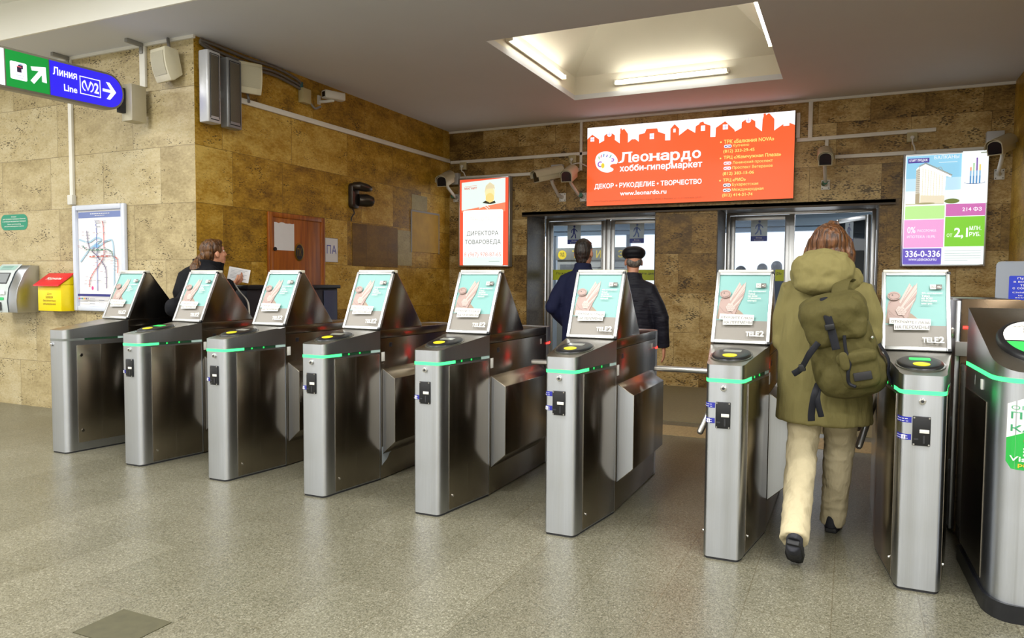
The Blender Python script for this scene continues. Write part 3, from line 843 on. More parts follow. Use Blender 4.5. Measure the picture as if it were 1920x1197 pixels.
def coin_slot(parent):
    r = MB(); r.box(-.040, .032, -.010, .002, .668, .800, BLACK); o = r.build('coin_slot', parent, .003)
    r = MB(); r.box(-.012, .026, -.0125, -.010, .726, .742, WHITEP); r.build('ticket_window', o, .001, label='white lit window')
    r = MB(); r.box(.002, .010, -.013, -.0102, .680, .716, DARK); r.box(-.034, -.016, -.0125, -.010, .694, .702, DARK)
    for x in (-.034, .026):
        for z in (.674, .794): r.cyl((x, -.010, z), (x, -.0125, z), .004, CHROME, 8)
    build_each(r, 'slot_detail', o)
    r = MB(); r.cyl((-.004, 0, .868), (-.004, -.010, .868), .015, CHROME, 16); k = r.build('lock', parent, .002)
    r = MB(); r.cyl((-.004, -.0098, .868), (-.004, -.0115, .868), .007, DARK, 12); r.build('keyhole', k)
BLUE = ink('#2a2f9c')
def blue_stickers(parent, wide):
    def fn(z):
        # wraps the curved left front edge: u = 0 is the coin slot's left side, going left
        rr = nose(FLAT, HB, HS, .085, LS)
        L = [0.0]
        for i in range(1, len(rr)): L.append(L[-1] + math.dist(rr[i], rr[i - 1]))
        def f(u, v, n):
            d = (-u) - (FLAT - .042)       # arc length past the flat
            if d <= 0: return (-.042 + u, -n - .0006, z + v)
            i = 0
            while i < len(L) - 2 and L[i + 1] < d: i += 1
            t = (d - L[i]) / (L[i + 1] - L[i])
            x = rr[i][0] + (rr[i + 1][0] - rr[i][0]) * t; y = rr[i][1] + (rr[i + 1][1] - rr[i][1]) * t
            ex = rr[i + 1][0] - rr[i][0]; ey = rr[i + 1][1] - rr[i][1]; l = math.hypot(ex, ey)
            return (-(x + ey / l * (n + .0008)), y - ex / l * (n + .0008), z + v)
        return f
    for k, z in enumerate((.768, .690)):
        if not wide and k == 0: continue
        A = Art(fn(z)); wd = .09 if wide else .062
        A.rect(-wd, 0, -.002, .026, BLUE, 8, 1)
        for j, (a, b) in enumerate(((.10, .62), (.12, .5))):
            for q in range(5):
                A.n += .00004
                u = -wd + wd * a + q * wd * .15
                A.rect(u, .016 - j * .010, u + wd * .11, .0185 - j * .010, PAPER)
        if k == 1: A.rect(-wd * .42, .003, -wd * .28, .023, PAPER); A.line([(-wd * .35, .019), (-wd * .35, .007)], .0025, BLUE)
        A.build('blue_sticker', parent)
def reader(parent, green=False):
    sl = (ZS - ZF) / LS
    cy, ry, rx = .225, .150, .098
    X = Matrix.Translation((0, cy, ztop(cy))) @ Matrix.Rotation(math.atan(sl), 4, 'X')
    m = MB(); m.X = X
    m.lathe([(1.0, 0), (1.0, .006), (.96, .012), (.86, .016), (.6, .0175), (.3, .018)], (0, 0, 0), BLACK if not green else BLACK, 32, rx, ry)
    o = m.build('card_reader', parent, 0, 60)
    m = MB(); m.X = X; m.lathe([(1.08, 0), (1.08, .004), (1.0, .005)], (0, 0, 0), plain('smoked_plastic', '#3f4038', .2), 32, rx, ry); m.build('reader_rim', o)
    m = MB(); m.X = X
    m.prism(rrect(-.045, .010, .045, .062, .008), 'Z', .016, .0195, plain('grey_display', '#90938c', .15) if not green else LED_G2); m.build('display', o)
    m = MB(); m.X = X; m.lathe([(1, .012), (1, .0195), (.9, .0205)], (0, -.070, 0), plain('yellow_target', '#e8d828', .4), 24, .036, .036); m.build('yellow_target', o)
# ---- advertising poster artwork, shared by all turnstiles
TEAL = ink('#7badaa'); TAUPE = ink('#87827b'); PINK = ink('#a99089'); PINKD = ink('#806a64'); PALEP = ink('#bfaea8'); GREYD = ink('#5c5550'); TXT = ink('#56514d'); PWH = ink('#dcdcd6'); WH = ink('#f2f2ee')
PW, PH = .290, .418
def poster_art(fn, name='poster'):
    A = Art(fn)
    c = lambda x, y: ((x - 155) / 337 * PW, (500 - y) / 402 * PH)
    A.rect(0, 0, PW, PH, TEAL); A.rect(0, 0, PW, PH * .30, TAUPE)
    # rock
    A.poly([c(158, 350), c(165, 300), c(200, 285), c(300, 315), c(338, 345), c(340, 372), c(158, 372)], ink('#94806e'))
    # stone bird: body, breast, head, beak, raised wing with feathers
    A.poly([c(172, 345), c(163, 300), c(172, 250), c(190, 225), c(230, 228), c(262, 262), c(296, 300), c(285, 335), c(240, 350)], PINK)
    for q, (x0, y0, x1, y1, x2, y2) in enumerate(((232, 250, 290, 142, 305, 165), (238, 262, 318, 150, 322, 185), (240, 280, 332, 140, 330, 205), (244, 296, 330, 190, 322, 240), (248, 308, 322, 226, 306, 268), (246, 322, 306, 258, 290, 300))):
        A.poly([c(x0, y0), c(x1, y1), c(x2, y2), c(x0 + 26, y0 + 30)], (PALEP, PINK)[q % 2])
        A.line([c(x0 + 8, y0 + 12), c((x1 + x2) / 2, (y1 + y2) / 2)], .0014, PINKD)
    A.poly([c(212, 300), c(228, 276), c(256, 282), c(274, 306), c(262, 326), c(228, 328)], PALEP)
    for k in range(9):
        x, y = 218 + (k % 3) * 16 + (k // 3) * 4, 290 + (k // 3) * 12
        A.line([c(x, y), c(x + 6, y + 7), c(x + 13, y)], .0011, PINKD)
    A.ell(*c(202, 220), .032, .026, PINK); A.poly([c(178, 214), c(167, 207), c(178, 222)], PINKD)
    A.ring(*c(203, 222), .026, .02, .003, PINKD); A.ell(*c(194, 216), .004, .004, GREYD)
    A.line([c(176, 268), c(196, 240), c(226, 232)], .0018, PINKD); A.line([c(170, 300), c(200, 330), c(236, 345)], .0015, PINKD)
    # copy
    A.rect(*c(402, 180), *c(434, 154), PWH); A.rect(*c(434, 180), *c(467, 154), GREYD)
    A.text('3G', *c(408, 174), .020, .0135, TXT, .01); A.text('4G', *c(440, 174), .020, .0135, PWH, .01)
    for s, y, wd in (('4G-интернет', 210, 116), ('Tele2', 225, 46), ('на всех', 240, 62), ('станциях', 255, 86), ('метро', 270, 58)):
        A.text(s, *c(354, y), wd / 337 * PW, (.0115 if s != 'метро' else .0105), PWH, .012)
    A.poly([c(176, 381), c(404, 384), c(404, 350), c(178, 346)], PWH); A.text('ОТКРОЙТЕ ГЛАЗА', *c(188, 374), .181, .018, TXT, .012, 0, -.02)
    A.poly([c(204, 414), c(397, 410), c(396, 379), c(203, 382)], PWH); A.text('НА ПЕРЕМЕНЫ', *c(211, 407), .155, .018, TXT, .012, 0, .02)
    x = 358
    for s, wd, y0, y1 in (('T', 22, 478, 450), ('E', 20, 478, 450), ('L', 19, 478, 450), ('E', 22, 479, 447), ('2', 30, 479, 444)):
        A.text(s, *c(x, y0), wd / 337 * PW, (y0 - y1) / 402 * PH, PWH, .035); x += wd + 1
    return A
def poster_unit(parent):
    # wedge housing
    m = MB(); m.prism([(.535, ZS), (.722, 1.462), (.742, 1.462), (1.08, 1.060), (1.08, ZS)], 'X', -.150, .150, STEEL_SIDE); m.build('poster_housing', parent, .003)
    m = MB(); m.box(-.152, .152, .700, .752, 1.445, 1.466, CREAM); m.build('top_rail', parent, .004)
    # snap frame leaning on the wedge
    a = Vector((0, .520, ZS + .004)); b = Vector((0, .702, 1.450)); V = (b - a).normalized(); L = (b - a).length
    W = Vector((1, 0, 0)).cross(V); ang = math.atan2(V.z, V.y)
    X = Matrix((Vector((1, 0, 0)), V, W)).transposed().to_4x4(); X.translation = a
    hw = .158; s = .020
    m = MB(); m.X = X
    m.box(-hw, -hw + s, 0, L, -.010, .012, ALU); m.box(hw - s, hw, 0, L, -.010, .012, ALU)
    m.box(-hw + s, hw - s, 0, s, -.010, .012, ALU); m.box(-hw + s, hw - s, L - s, L, -.010, .012, ALU)
    m.box(-hw + s, hw - s, s, L - s, -.010, -.002, ALU)
    f = m.build('poster_frame', parent, .004)
    m = MB(); m.X = X; m.box(hw - .016, hw + .003, -.002, .014, -.008, .0135, BLACK); m.box(hw - .016, hw + .003, L - .014, L + .002, -.008, .0135, BLACK); build_each(m, 'corner_cap', f, .003)
    A = poster_art(lambda u, v, n: tuple(X @ Vector((-PW / 2 + u * (2 * hw - 2 * s + .004) / PW + .006, s - .002 + v * (L - 2 * s + .004) / PH, .001 + n))), 'poster')
    A.build('poster', f)
def rear_body(parent, bulge=True, ye=1.49, yn=1.67):
    ol = [(-HS, LS + .003), (HS, LS + .003), (HS, ye), (-HS, ye)]
    m = MB(); m.prism(ol, 'Z', .008, .988, STEEL_SIDE); m.prism([(-.145, LS + .01), (.145, LS + .01), (.145, ye), (-.145, ye)], 'Z', 0, .008, DARK); m.build('rear_body', parent, .002)
    m = MB(); m.prism(ol, 'Z', .991, ZS, STEEL_SIDE); m.build('lid', parent, .003)
    rn = [(HS, ye + .002)] + [(HS - .07 * (1 - math.cos(PI / 2 * k / 6)) , ye + (yn - ye) * math.sin(PI / 2 * k / 6)) for k in range(1, 7)]
    rn = rn + [(-x, y) for x, y in reversed(rn)]
    m = MB(); m.prism(rn, 'Z', .005, .915, STEEL); m.prism(rn, 'Z', .927, 1.045, STEEL); m.build('rear_column', parent, 0, 40)
    rs = [(x * 1.002, y + .0015 if y > ye + .01 else y + .06) for x, y in rn]
    m = MB(); m.prism(rs, 'Z', .915, .927, LED_R); m.build('red_indicator', parent, 0, 40, label='glowing red strip')
    m = MB()
    for s in (-1, 1):
        m.box(s * HS - .002, s * HS + .002, .63, .665, .925, .955, BLACK); m.box(s * HS - .002, s * HS + .002, ye - .11, ye - .095, .925, .965, WHITEP)
        m.box(s * HS - .002, s * HS + .003, .535, .572, .83, .895, WHITEP if s > 0 else GREYM)
    build_each(m, 'sensor_window', parent, .001)
    if bulge:
        # mechanism housing on the passage side
        x0, x1 = HS + .001, HS + .105
        y0, y1 = .545, 1.42
        prof = [(x0, .782), (x1, .718), (x1, .272), (x0, .178)]
        m = MB()
        def sec(y, k): return [(x0 + (x - x0) * k, y, z) for x, z in prof]
        vs = sec(y0, 1) + sec(y1 - .12, 1) + [(x0, y1, .770), (x1 - .06, y1, .70), (x1 - .06, y1, .29), (x0, y1, .20)]
        fs = [(0, 1, 2, 3)] + [(4 * i + k, 4 * i + (k + 1) % 4, 4 * i + 4 + (k + 1) % 4, 4 * i + 4 + k) for i in range(2) for k in range(4)] + [(8, 9, 10, 11)]
        m.add(vs, fs, STEEL_SIDE); o = m.build('mechanism_housing', parent, .003)
        m = MB(); m.add([(x, y0 - .0022, z) for x, z in ((x0 + .003, .776), (x1 - .003, .714), (x1 - .003, .276), (x0 + .003, .186))] + [(x, y0 - .0005, z) for x, z in ((x0 + .003, .776), (x1 - .003, .714), (x1 - .003, .276), (x0 + .003, .186))],
                        [(0, 1, 2, 3), (4, 5, 6, 7), (0, 1, 5, 4), (1, 2, 6, 5), (2, 3, 7, 6), (3, 0, 4, 7)], STEEL); m.build('end_plate', o)
def rotor(parent, spin=0.0, y=1.0, z=.945, arm=.46):
    """tripod barrier on the left side: three arms on a hub tilted 45 degrees"""
    hub = Vector((-HS + .08, y, z - .06))
    ax = Vector((-.7071, 0, -.7071))
    m = MB(); m.cyl(hub + Vector((.03, 0, .03)), hub + ax * .10, .075, STEEL_SIDE, 24, .055); o = m.build('barrier_hub', parent, .004)
    c = hub + ax * .075
    for k in range(3):
        d = Matrix.Rotation(spin + 2 * PI * k / 3, 3, ax) @ Vector((-1, 0, 0))
        p0 = c + d * .03; p1 = c + d * arm
        m = MB(); m.tube([p0, p1 - d * .01, p1], [.019, .019, .014], ALU, 16); m.build('barrier_arm', o, 0, 50)
GATES = [(-5.697, 3.788, 'leftmost steel turnstile, light strip unlit, no coin slot or card reader'),
         (-4.827, 3.766, 'turnstile whose reader screen glows green, behind it the ponytailed woman'),
         (-3.951, 3.736, 'turnstile with a white paper ticket lying at its poster, black booth behind'),
         (-3.1005, 3.721, 'turnstile whose poster wedge stands below the ПА sheet and dark slab of side wall'),
         (-2.2527, 3.710, 'turnstile directly below the white and red illuminated job advert'),
         (-1.4135, 3.718, 'turnstile directly in front of the two men in dark jackets'),
         (-0.5525, 3.740, 'turnstile directly left of the person wearing the olive backpack'),
         (0.3101, 3.735, 'turnstile directly right of the person wearing the olive backpack')]
TG = 'row of steel tripod turnstiles with posters'
gate_objs = []
gx, gy, lab = GATES[0]
g = thing('turnstile', lab, 'turnstile', (gx, gy, 0), 0, TG)
front_column(g, False); side_panels(g, True); poster_unit(g); rear_body(g, False, 1.15, 1.28)
m = MB(); m.cyl((-.055, 0, .868), (-.055, -.010, .868), .013, CHROME, 16); m.build('lock', g, .002)
gate_objs.append(g)
gx, gy, lab = GATES[1]
proto = thing('turnstile', lab, 'turnstile', (gx, gy, 0), 0, TG)
front_column(proto); side_panels(proto); coin_slot(proto); poster_unit(proto); rear_body(proto)
gate_objs.append(proto)
for i in range(2, 8):
    c = copy_tree(proto); c.location = (GATES[i][0], GATES[i][1], 0); c['label'] = GATES[i][2]
    gate_objs.append(c)
    if i == 7:
        for ch in list(c.children):
            if ch.name.startswith('mechanism_housing'):
                for q in list(ch.children): bpy.data.objects.remove(q)
                bpy.data.objects.remove(ch)
for i in range(1, 8):
    reader(gate_objs[i], i in (1, 7))
    blue_stickers(gate_objs[i], i >= 5)
    rotor(gate_objs[i])
A = Art(facing((HS + .0005, .53, .10), (0, 1, 0), (0, 0, 1))); A.poly([(.005, .0), (.005, .13), (.05, .142), (.13, .15), (.17, .155), (.165, .12), (.14, .085), (.10, .07), (.07, .035), (.03, .015)], ink('#9aa3aa'))
A.build('torn_label', gate_objs[3], 'remains of a torn grey label')
m = MB(); m.X = Matrix.Translation((-3.82, 4.205, 1.038)) @ Matrix.Rotation(math.atan((ZS - ZF) / LS), 4, 'X') @ Matrix.Rotation(.2, 4, 'Z')
m.box(-.045, .045, -.025, .025, 0, .0025, PAPER); tag(m.build('paper_ticket'), 'small white paper ticket lying on turnstile top beside poster foot', 'ticket')

# ------------------------------------------------------------------ wide turnstile at the right edge
wg = thing('wide_turnstile', 'wide rounded steel turnstile with green and white card payment sticker', 'turnstile', (.76, 3.56, 0))
fl, hb, hs, yb, ys = .105, .205, .222, .16, .72
def wout(off=0.0): return outline(fl, hb, hs, yb, ys, off)
wz = lambda y: 1.035 + (1.275 - 1.035) * max(0, y) / ys
m = MB(); column(m, wout(), .075, .99, STEEL); m.build('front_column', wg, 0, 40)
m = MB(); column(m, wout(.012), 0, .075, BLACK); m.add([(x, y, .075) for x, y in wout(.012)], [tuple(range(len(OUT)))], BLACK); m.build('plinth', wg, 0, 40)
m = MB(); vs_, n__ = column(m, wout(), 1.008, 0, STEEL, wz); m.add(vs_[n__:], [tuple(range(n__))], STEEL_TOP); m.build('top_cap', wg, 0, 40)
m = MB(); column(m, wout(.0015), .99, 1.008, LED_G); o = m.build('led_strip', wg, 0, 40)
for s in (-1, 1):
    m = MB(); xs = s * hs
    m.add([(s * (hb + .004), .2, .1), (s * (hs + .004), ys - .02, .1), (s * (hs + .004), ys - .02, .88), (s * (hb + .004), .2, .88), (s * hb, .2, .1), (s * hs, ys - .02, .1), (s * hs, ys - .02, .88), (s * hb, .2, .88)],
          [(0, 1, 2, 3), (4, 5, 6, 7), (0, 1, 5, 4), (1, 2, 6, 5), (2, 3, 7, 6), (3, 0, 4, 7)], STEEL_SIDE); m.build('side_panel', wg)
    m = MB()
    for y in (.3, .48): m.box(s * (hb + .006) - .004, s * (hb + .006) + .004, y, y + .03, .92, .965, WHITEP)
    build_each(m, 'sensor_window', wg, .001)
# slanted reader dome with printed cover
sl = math.atan((1.275 - 1.035) / ys)
X = Matrix.Translation((0.0, .30, wz(.30))) @ Matrix.Rotation(sl, 4, 'X')
m = MB(); m.X = X; m.lathe([(1.0, 0), (1.0, .012), (.95, .022), (.90, .024)], (0, 0, 0), BLACK, 40, .165, .235); rd = m.build('card_reader', wg, 0, 60)
A = Art(lambda u, v, n: tuple(X @ Vector((u, v, .0245 + n))))
def dome(a0, a1, k=1.0):
    return [(.138 * k * math.cos(a), .205 * k * math.sin(a)) for a in [a0 + (a1 - a0) * i / 24 for i in range(25)]]
A.poly(dome(math.radians(-8), math.radians(188)), WH); A.poly(dome(math.radians(192), math.radians(348)), ink('#37b556'))
for k, (a, b) in enumerate(((-.055, .035), (-.085, .085), (-.05, .05))):
    q = a
    while q < b: A.rect(q, .150 - k * .022, q + .012, .155 - k * .022, GREYD); q += .016
A.rect(-.055, .040, .0, .085, BLACK); A.rect(-.045, .048, -.01, .06, PINKD)
for r in (.018, .030, .042): A.ring(.035, .058, r, r * 1.1, .005, BLACK, 12, -.8, .8)
A.ell(-.005, -.105, .052, .052, WH); A.ell(-.005, -.10, .044, .048, plain('yellow_target', '#e8d828'))
A.build('reader_cover', rd, label='white and green printed reader cover')
# wrapped sticker on the column
rr_ = nose(fl, hb, hs, yb, ys); LL = [0.0]
for i in range(1, len(rr_)): LL.append(LL[-1] + math.dist(rr_[i], rr_[i - 1]))
def wrap(u, v, n):
    s = 1 if u > 0 else -1; d = abs(u) - fl; n += .0008
    if d <= 0: return (u, -n, v)
    i = 0
    while i < len(LL) - 2 and LL[i + 1] < d: i += 1
    t_ = (d - LL[i]) / (LL[i + 1] - LL[i]); a, b = rr_[i], rr_[i + 1]; l = math.dist(a, b)
    x = a[0] + (b[0] - a[0]) * t_; y = a[1] + (b[1] - a[1]) * t_
    return (s * (x + (b[1] - a[1]) / l * n), y - (b[0] - a[0]) / l * n, v)
A = Art(wrap, .0005); Wd = .165
GR = ink('#27a845')
def strip_poly(top, bot, mat, nu=16):
    A.up(); vs = []
    for i in range(nu + 1):
        u = -Wd + 2 * Wd * i / nu; vs += [A.fn(u, top(u), A.n), A.fn(u, bot(u), A.n)]
    A.mb.add(vs, [(2 * i, 2 * i + 1, 2 * i + 3, 2 * i + 2) for i in range(nu)], mat)
strip_poly(lambda u: .978 - .075 * abs(u) / Wd, lambda u: .72, WH)
rc = lambda u: .636 + (.03 - math.sqrt(max(0, .03 ** 2 - max(0, abs(u) - Wd + .03) ** 2)))
strip_poly(lambda u: .838 - .075 * abs(u) / Wd, rc, GR)
A.text('ОПЛАЧИВАЙ', -.150, .882, .300, .022, ink('#58a27c'), .004)
A.text('ПРОЕЗД', -.150, .838, .262, .036, ink('#3d9468'), .014)
A.text('КАРТОЙ', -.150, .792, .262, .036, ink('#3d9468'), .014)
A.ell(-.062, .758, .042, .033, ink('#d9301f')); A.ell(-.005, .758, .042, .033, ink('#f0a01e'))
A.text('MasterCard', -.098, .749, .125, .018, WH, .02)
for k, s in enumerate(('Оплата', 'в одно', 'касание')): A.text(s, -.105, .720 - k * .013, (.055, .05, .066)[k], .0095, WH, .008)
for r in (.012, .020, .028): A.ring(-.02, .708, r, r, .003, WH, 10, -.7, .7)
A.text('Visa', -.148, .672, .075, .021, WH, .02); A.text('payWave', -.120, .646, .125, .022, ink('#e0b428'), .02)
A.build('payment_sticker', wg, label='white and green card payment sticker')
# rear cabinet with arched top, hinge post and red light
arch = [(-.20, 0.0), (.20, 0), (.20, 1.18)] + [(.20 - .14 * (1 - math.cos(PI / 2 * k / 6)) - .0, 1.18 + .13 * math.sin(PI / 2 * k / 6)) for k in range(1, 7)] + [(-.20, 1.31)]
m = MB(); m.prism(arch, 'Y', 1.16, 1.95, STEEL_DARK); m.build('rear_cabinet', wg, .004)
m = MB(); m.box(-.195, .19, ys + .002, 1.158, .075, .96, STEEL_SIDE); m.box(-.19, .185, ys + .002, 1.158, 0, .075, BLACK); m.build('middle_body', wg, .004)
m = MB(); m.box(-.224, -.201, 1.17, 1.60, .02, 1.30, STEEL)
for z in (1.12, .62, .38): m.cyl((-.236, 1.20, z - .03), (-.236, 1.20, z + .03), .014, CHROME, 12)
m.build('hinge_post', wg, .003)
m = MB(); m.box(-.19, -.10, 1.153, 1.1595, 1.148, 1.160, LED_R); m.build('red_indicator', wg)
m = MB(); m.box(-.226, -.12, 1.145, 1.1595, .995, 1.075, GREYM); m.build('latch', wg, .004)

# ------------------------------------------------------------------ fluorescent tubes in the ceiling recess
TUBE = glow('#fffbea', TUBE_EMIT)
def tube_lamp(label, p0, p1, out):
    """fitting with a bare tube; out = direction the tube stands off the curb"""
    p0 = Vector(p0); p1 = Vector(p1); out = Vector(out); mid = (p0 + p1) / 2; d = (p1 - p0).normalized()
    o = thing('fluorescent_lamp', label, 'lamp', mid, 0, 'tubes in the ceiling recess')
    a = p0 - mid; b = p1 - mid
    m = MB(); m.tube([a + out * .02, b + out * .02], [(.034, .018)] * 2, CREAM, 12, side=(0, 0, 1)); m.build('fitting', o)
    m = MB(); m.cyl(a + out * .055 + d * .03, b + out * .055 - d * .03, .019, TUBE, 16); m.build('tube', o)
    m = MB()
    for q, s in ((a, 1), (b, -1)):
        m.tube([q + out * .005 , q + out * .075], [(.028, .018)] * 2, CREAM, 10, side=(0, 0, 1))
    build_each(m, 'end_socket', o)
tube_lamp('bright tube on the far edge of the ceiling recess', (-2.66, wy1 - .001, 3.80), (-1.32, wy1 - .001, 3.80), (0, -1, 0))
tube_lamp('bright tube on the left edge of the ceiling recess', (wx0 + .001, 6.75, 3.80), (wx0 + .001, 8.28, 3.80), (1, 0, 0))
tube_lamp('bright tube on the right edge of the ceiling recess', (wx1 - .001, 6.62, 3.79), (wx1 - .001, 7.95, 3.79), (-1, 0, 0))

# ------------------------------------------------------------------ illuminated billboards
def lightbox(name, label, cat, x0, x1, z0, z1, depth=.10, frame=ALU, fw=.022):
    o = thing(name, label, cat, (x0, Y2, z0))
    W_, H_ = x1 - x0, z1 - z0
    m = MB(); m.box(0, W_, -depth + .006, -.001, 0, H_, GREYM); m.build('housing', o, .003)
    m = MB(); y0 = -depth
    m.box(0, fw, y0 - .004, y0 + .006, 0, H_, frame); m.box(W_ - fw, W_, y0 - .004, y0 + .006, 0, H_, frame)
    m.box(fw, W_ - fw, y0 - .004, y0 + .006, 0, fw, frame); m.box(fw, W_ - fw, y0 - .004, y0 + .006, H_ - fw, H_, frame)
    if fw > .01: m.build('frame', o, .002)
    return o, Art(facing((0, y0, 0), (1, 0, 0), (0, 0, 1)), .0005, .0065 if fw <= .01 else 0), W_, H_
WHG = glow('#fbfaff', 1.0)
# --- the wide orange one
o, A, W_, H_ = lightbox('illuminated_billboard', 'wide orange illuminated billboard with white house skyline above the doors', 'billboard', -3.355, -0.672, 2.441, 3.513, .10, ALU, .006)
K = lambda x, y: ((x - 100) / 1684 * W_, None)
# art coordinates measured on the panel: x 0..1000, y 0..400 (up)
S = W_ / 1000.0
def q(x, y): return (x * S, y / 400.0 * H_)
ORG = glow('#f0602f', 1.0); ORG2 = glow('#f2703a', 1.0)
A.rect(0, 0, W_, H_, ORG)
sky = [(0, 400), (0, 352), (26, 372), (62, 345), (62, 330), (70, 330), (100, 352), (88, 356), (118, 376), (148, 352), (140, 350), (140, 338), (168, 326), (170, 366), (168, 372), (174, 394), (184, 394), (184, 384), (196, 392), (218, 362), (212, 352), (214, 326), (240, 350), (268, 330), (268, 352), (308, 378), (312, 386), (362, 386), (366, 378), (402, 352), (402, 324), (424, 324), (428, 384), (448, 398), (470, 376), (470, 340), (512, 372), (548, 348), (548, 378), (544, 380), (568, 396), (584, 396), (588, 402)]
sil = []      # roofs of the orange town along the top, left to right, in (x, y)
sil = [(0, 355), (26, 376), (63, 350), (63, 331), (90, 343), (90, 362), (84, 362), (118, 383), (152, 360), (146, 358), (146, 342), (172, 324), (172, 366), (170, 370), (174, 371), (174, 394), (182, 394), (182, 386), (194, 392), (220, 358), (214, 357), (214, 324), (243, 345), (270, 325), (270, 352), (268, 358), (300, 364), (308, 382), (362, 381), (368, 364), (402, 352), (402, 322), (428, 321), (428, 374), (448, 394), (470, 372), (470, 340), (512, 368), (548, 346), (550, 372), (544, 373), (566, 384), (570, 392), (586, 395), (590, 386), (624, 372), (620, 370), (620, 322), (644, 321), (646, 362), (688, 388), (732, 346), (734, 338), (764, 352), (764, 372), (756, 372), (795, 396), (834, 372), (826, 370), (826, 354), (856, 330), (858, 382), (862, 396), (862, 408), (872, 408), (872, 400), (886, 408), (916, 374), (910, 372), (910, 330), (964, 364), (1000, 348)]
sil = [(x, 400 - (410 - y) * 1.05) for x, y in sil]
A.up()
vs = []
for x, y in sil: vs += [A.fn(x * S, min(y, 399) / 400 * H_, A.n), A.fn(x * S, H_, A.n)]
A.mb.add(vs, [(2 * i, 2 * i + 2, 2 * i + 3, 2 * i + 1) for i in range(len(sil) - 1)], WHG)
VIO = glow('#b8a8d8', 1.0)
def win(x, y, w_, h_, cross=True):
    A.rect(*q(x - w_, y - h_), *q(x + w_, y + h_), WHG)
    if cross: A.line([q(x, y - h_), q(x, y + h_)], 2.2 * S, VIO); A.line([q(x - w_, y), q(x + w_, y)], 2.2 * S, VIO)
win(27, 340, 10, 11); win(243, 333, 6, 8, False); win(336, 333, 11, 14); win(448, 352, 6, 9, False); win(585, 352, 10, 13, False); win(690, 350, 12, 12); win(963, 344, 13, 11, False)
for x, y in ((118, 358), (795, 372)):
    A.ell(*q(x, y), 12 * S, 12 * S, WHG); A.line([q(x, y - 11), q(x, y + 11)], 2 * S, VIO); A.line([q(x - 11, y), q(x + 11, y)], 2 * S, VIO)
# palette with a hand print
pal = [(44, 232), (54, 258), (80, 272), (112, 272), (142, 258), (160, 236), (164, 218), (158, 208), (142, 208), (128, 204), (124, 196), (132, 190), (142, 182), (136, 172), (112, 166), (84, 172), (60, 188), (48, 208)]
pal = [(p.x, p.y) for p in curve_pts([(x, y, 0) for x, y in pal + pal[:1]], 4)][:-1]
A.poly([q(x, y) for x, y in pal], WHG)
for (x0, y0, x1, y1, c) in ((66, 236, 64, 250, '#8ec06a'), (76, 244, 78, 258, '#d06a8a'), (88, 246, 92, 262, '#5a9ad0'), (104, 244, 110, 256, '#7a6ac0'), (122, 240, 130, 254, '#5ab0a0')):
    A.line([q(x0, y0), q(x1, y1)], 5 * S, glow(c, .9))
A.ring(*q(72, 210), 14 * S, 15 * S, 6 * S, glow('#a060c8', .9), 14, .8, 5.4); A.ring(*q(136, 228), 10 * S, 9 * S, 5 * S, glow('#a060c8', .9), 14, -2.4, 2.2); A.ell(*q(86, 202), 9 * S, 13 * S, glow('#e8d23c', .95))
# lettering
def T(s, x, y, w_, h_, mat=WHG, b=0.0): A.text(s, x * S, y / 400 * H_, w_ * S, h_ / 400 * H_, mat, b)
x = 175
for ch, w_, y0, h_ in (('Л', 63, 211, 52), ('е', 43, 210, 39), ('о', 47, 210, 39), ('н', 54, 211, 37), ('а', 49, 210, 39), ('р', 52, 193, 56), ('д', 54, 197, 51), ('о', 47, 210, 39)):
    T(ch, x, y0, w_ - 5, h_, WHG, .028)
    # slab serifs
    if ch in 'Лн':
        for sx in ((0, w_ - 5) if ch == 'Л' else (2, w_ - 7)): A.rect(*q(x + sx - 7, 210), *q(x + sx + 7, 215), WHG)
        if ch == 'Л': A.rect(*q(x + 12, 258), *q(x + w_ + 2, 263), WHG)
        else:
            for sx in (2, w_ - 7): A.rect(*q(x + sx - 6, 244), *q(x + sx + 6, 248), WHG)
    if ch == 'р': A.rect(*q(x - 7, 191), *q(x + 14, 196), WHG)
    x += w_
T('хобби-гипермаркет', 175, 158, 411, 41, WHG, .028)
T('ДЕКОР • РУКОДЕЛИЕ • ТВОРЧЕСТВО', 44, 81, 541, 30, WHG, .03)
T('www.leonardo.ru', 179, 46, 236, 22, WHG, .022)
YW = glow('#ffe27a', 1.0)
T('ЗАО «Планета увлечений», ОГРН: 1027781777537, Адрес: 109554, г. Москва, ул. 11-я Парковая, д.9/35', 40, 16, 545, 10, glow('#a8502f', .7))
for y, s, x, w_, h_, b in ((267, 'ТРК «Балкания NOVA»', 686, 226, 19, .02), (246, 'Купчино', 728, 73, 17, .008), (220, '(812) 333-29-45', 684, 142, 19, .014), (190, 'ТРЦ «Жемчужная Плаза»', 686, 258, 20, .02), (166, 'Ленинский проспект', 728, 180, 17, .008),
                           (142, 'Проспект Ветеранов', 728, 180, 17, .008), (114, '(812) 383-15-06', 684, 142, 19, .014), (84, 'ТРЦ «РИО»', 686, 104, 19, .02), (62, 'Бухарестская', 728, 118, 17, .008), (38, 'Международная', 728, 142, 17, .008), (12, '(812) 414-31-74', 684, 138, 19, .014)):
    T(s, x, y + 2, w_, h_, YW, b)
    if b == .008:
        cc = '#6a70b8' if y == 246 else ('#e88a9a' if y in (166, 142) else '#5a5a78')
        A.poly([(a, b_) for a, b_ in rrect(*q(687, y + 3), *q(722, y + 18), 7 * S)], WHG)
        A.ring(*q(704, y + 10), 6 * S, 6 * S, 2.5 * S, glow(cc, .9), 14); A.ell(*q(694, y + 10), 4 * S, 4 * S, glow(cc, .9), 10); A.ell(*q(715, y + 10), 4 * S, 4 * S, glow(cc, .9), 10)
    if s.startswith('ТР'): A.ell(*q(672, y + 11), 4 * S, 4 * S, YW, 10)
A.build('advert', o)

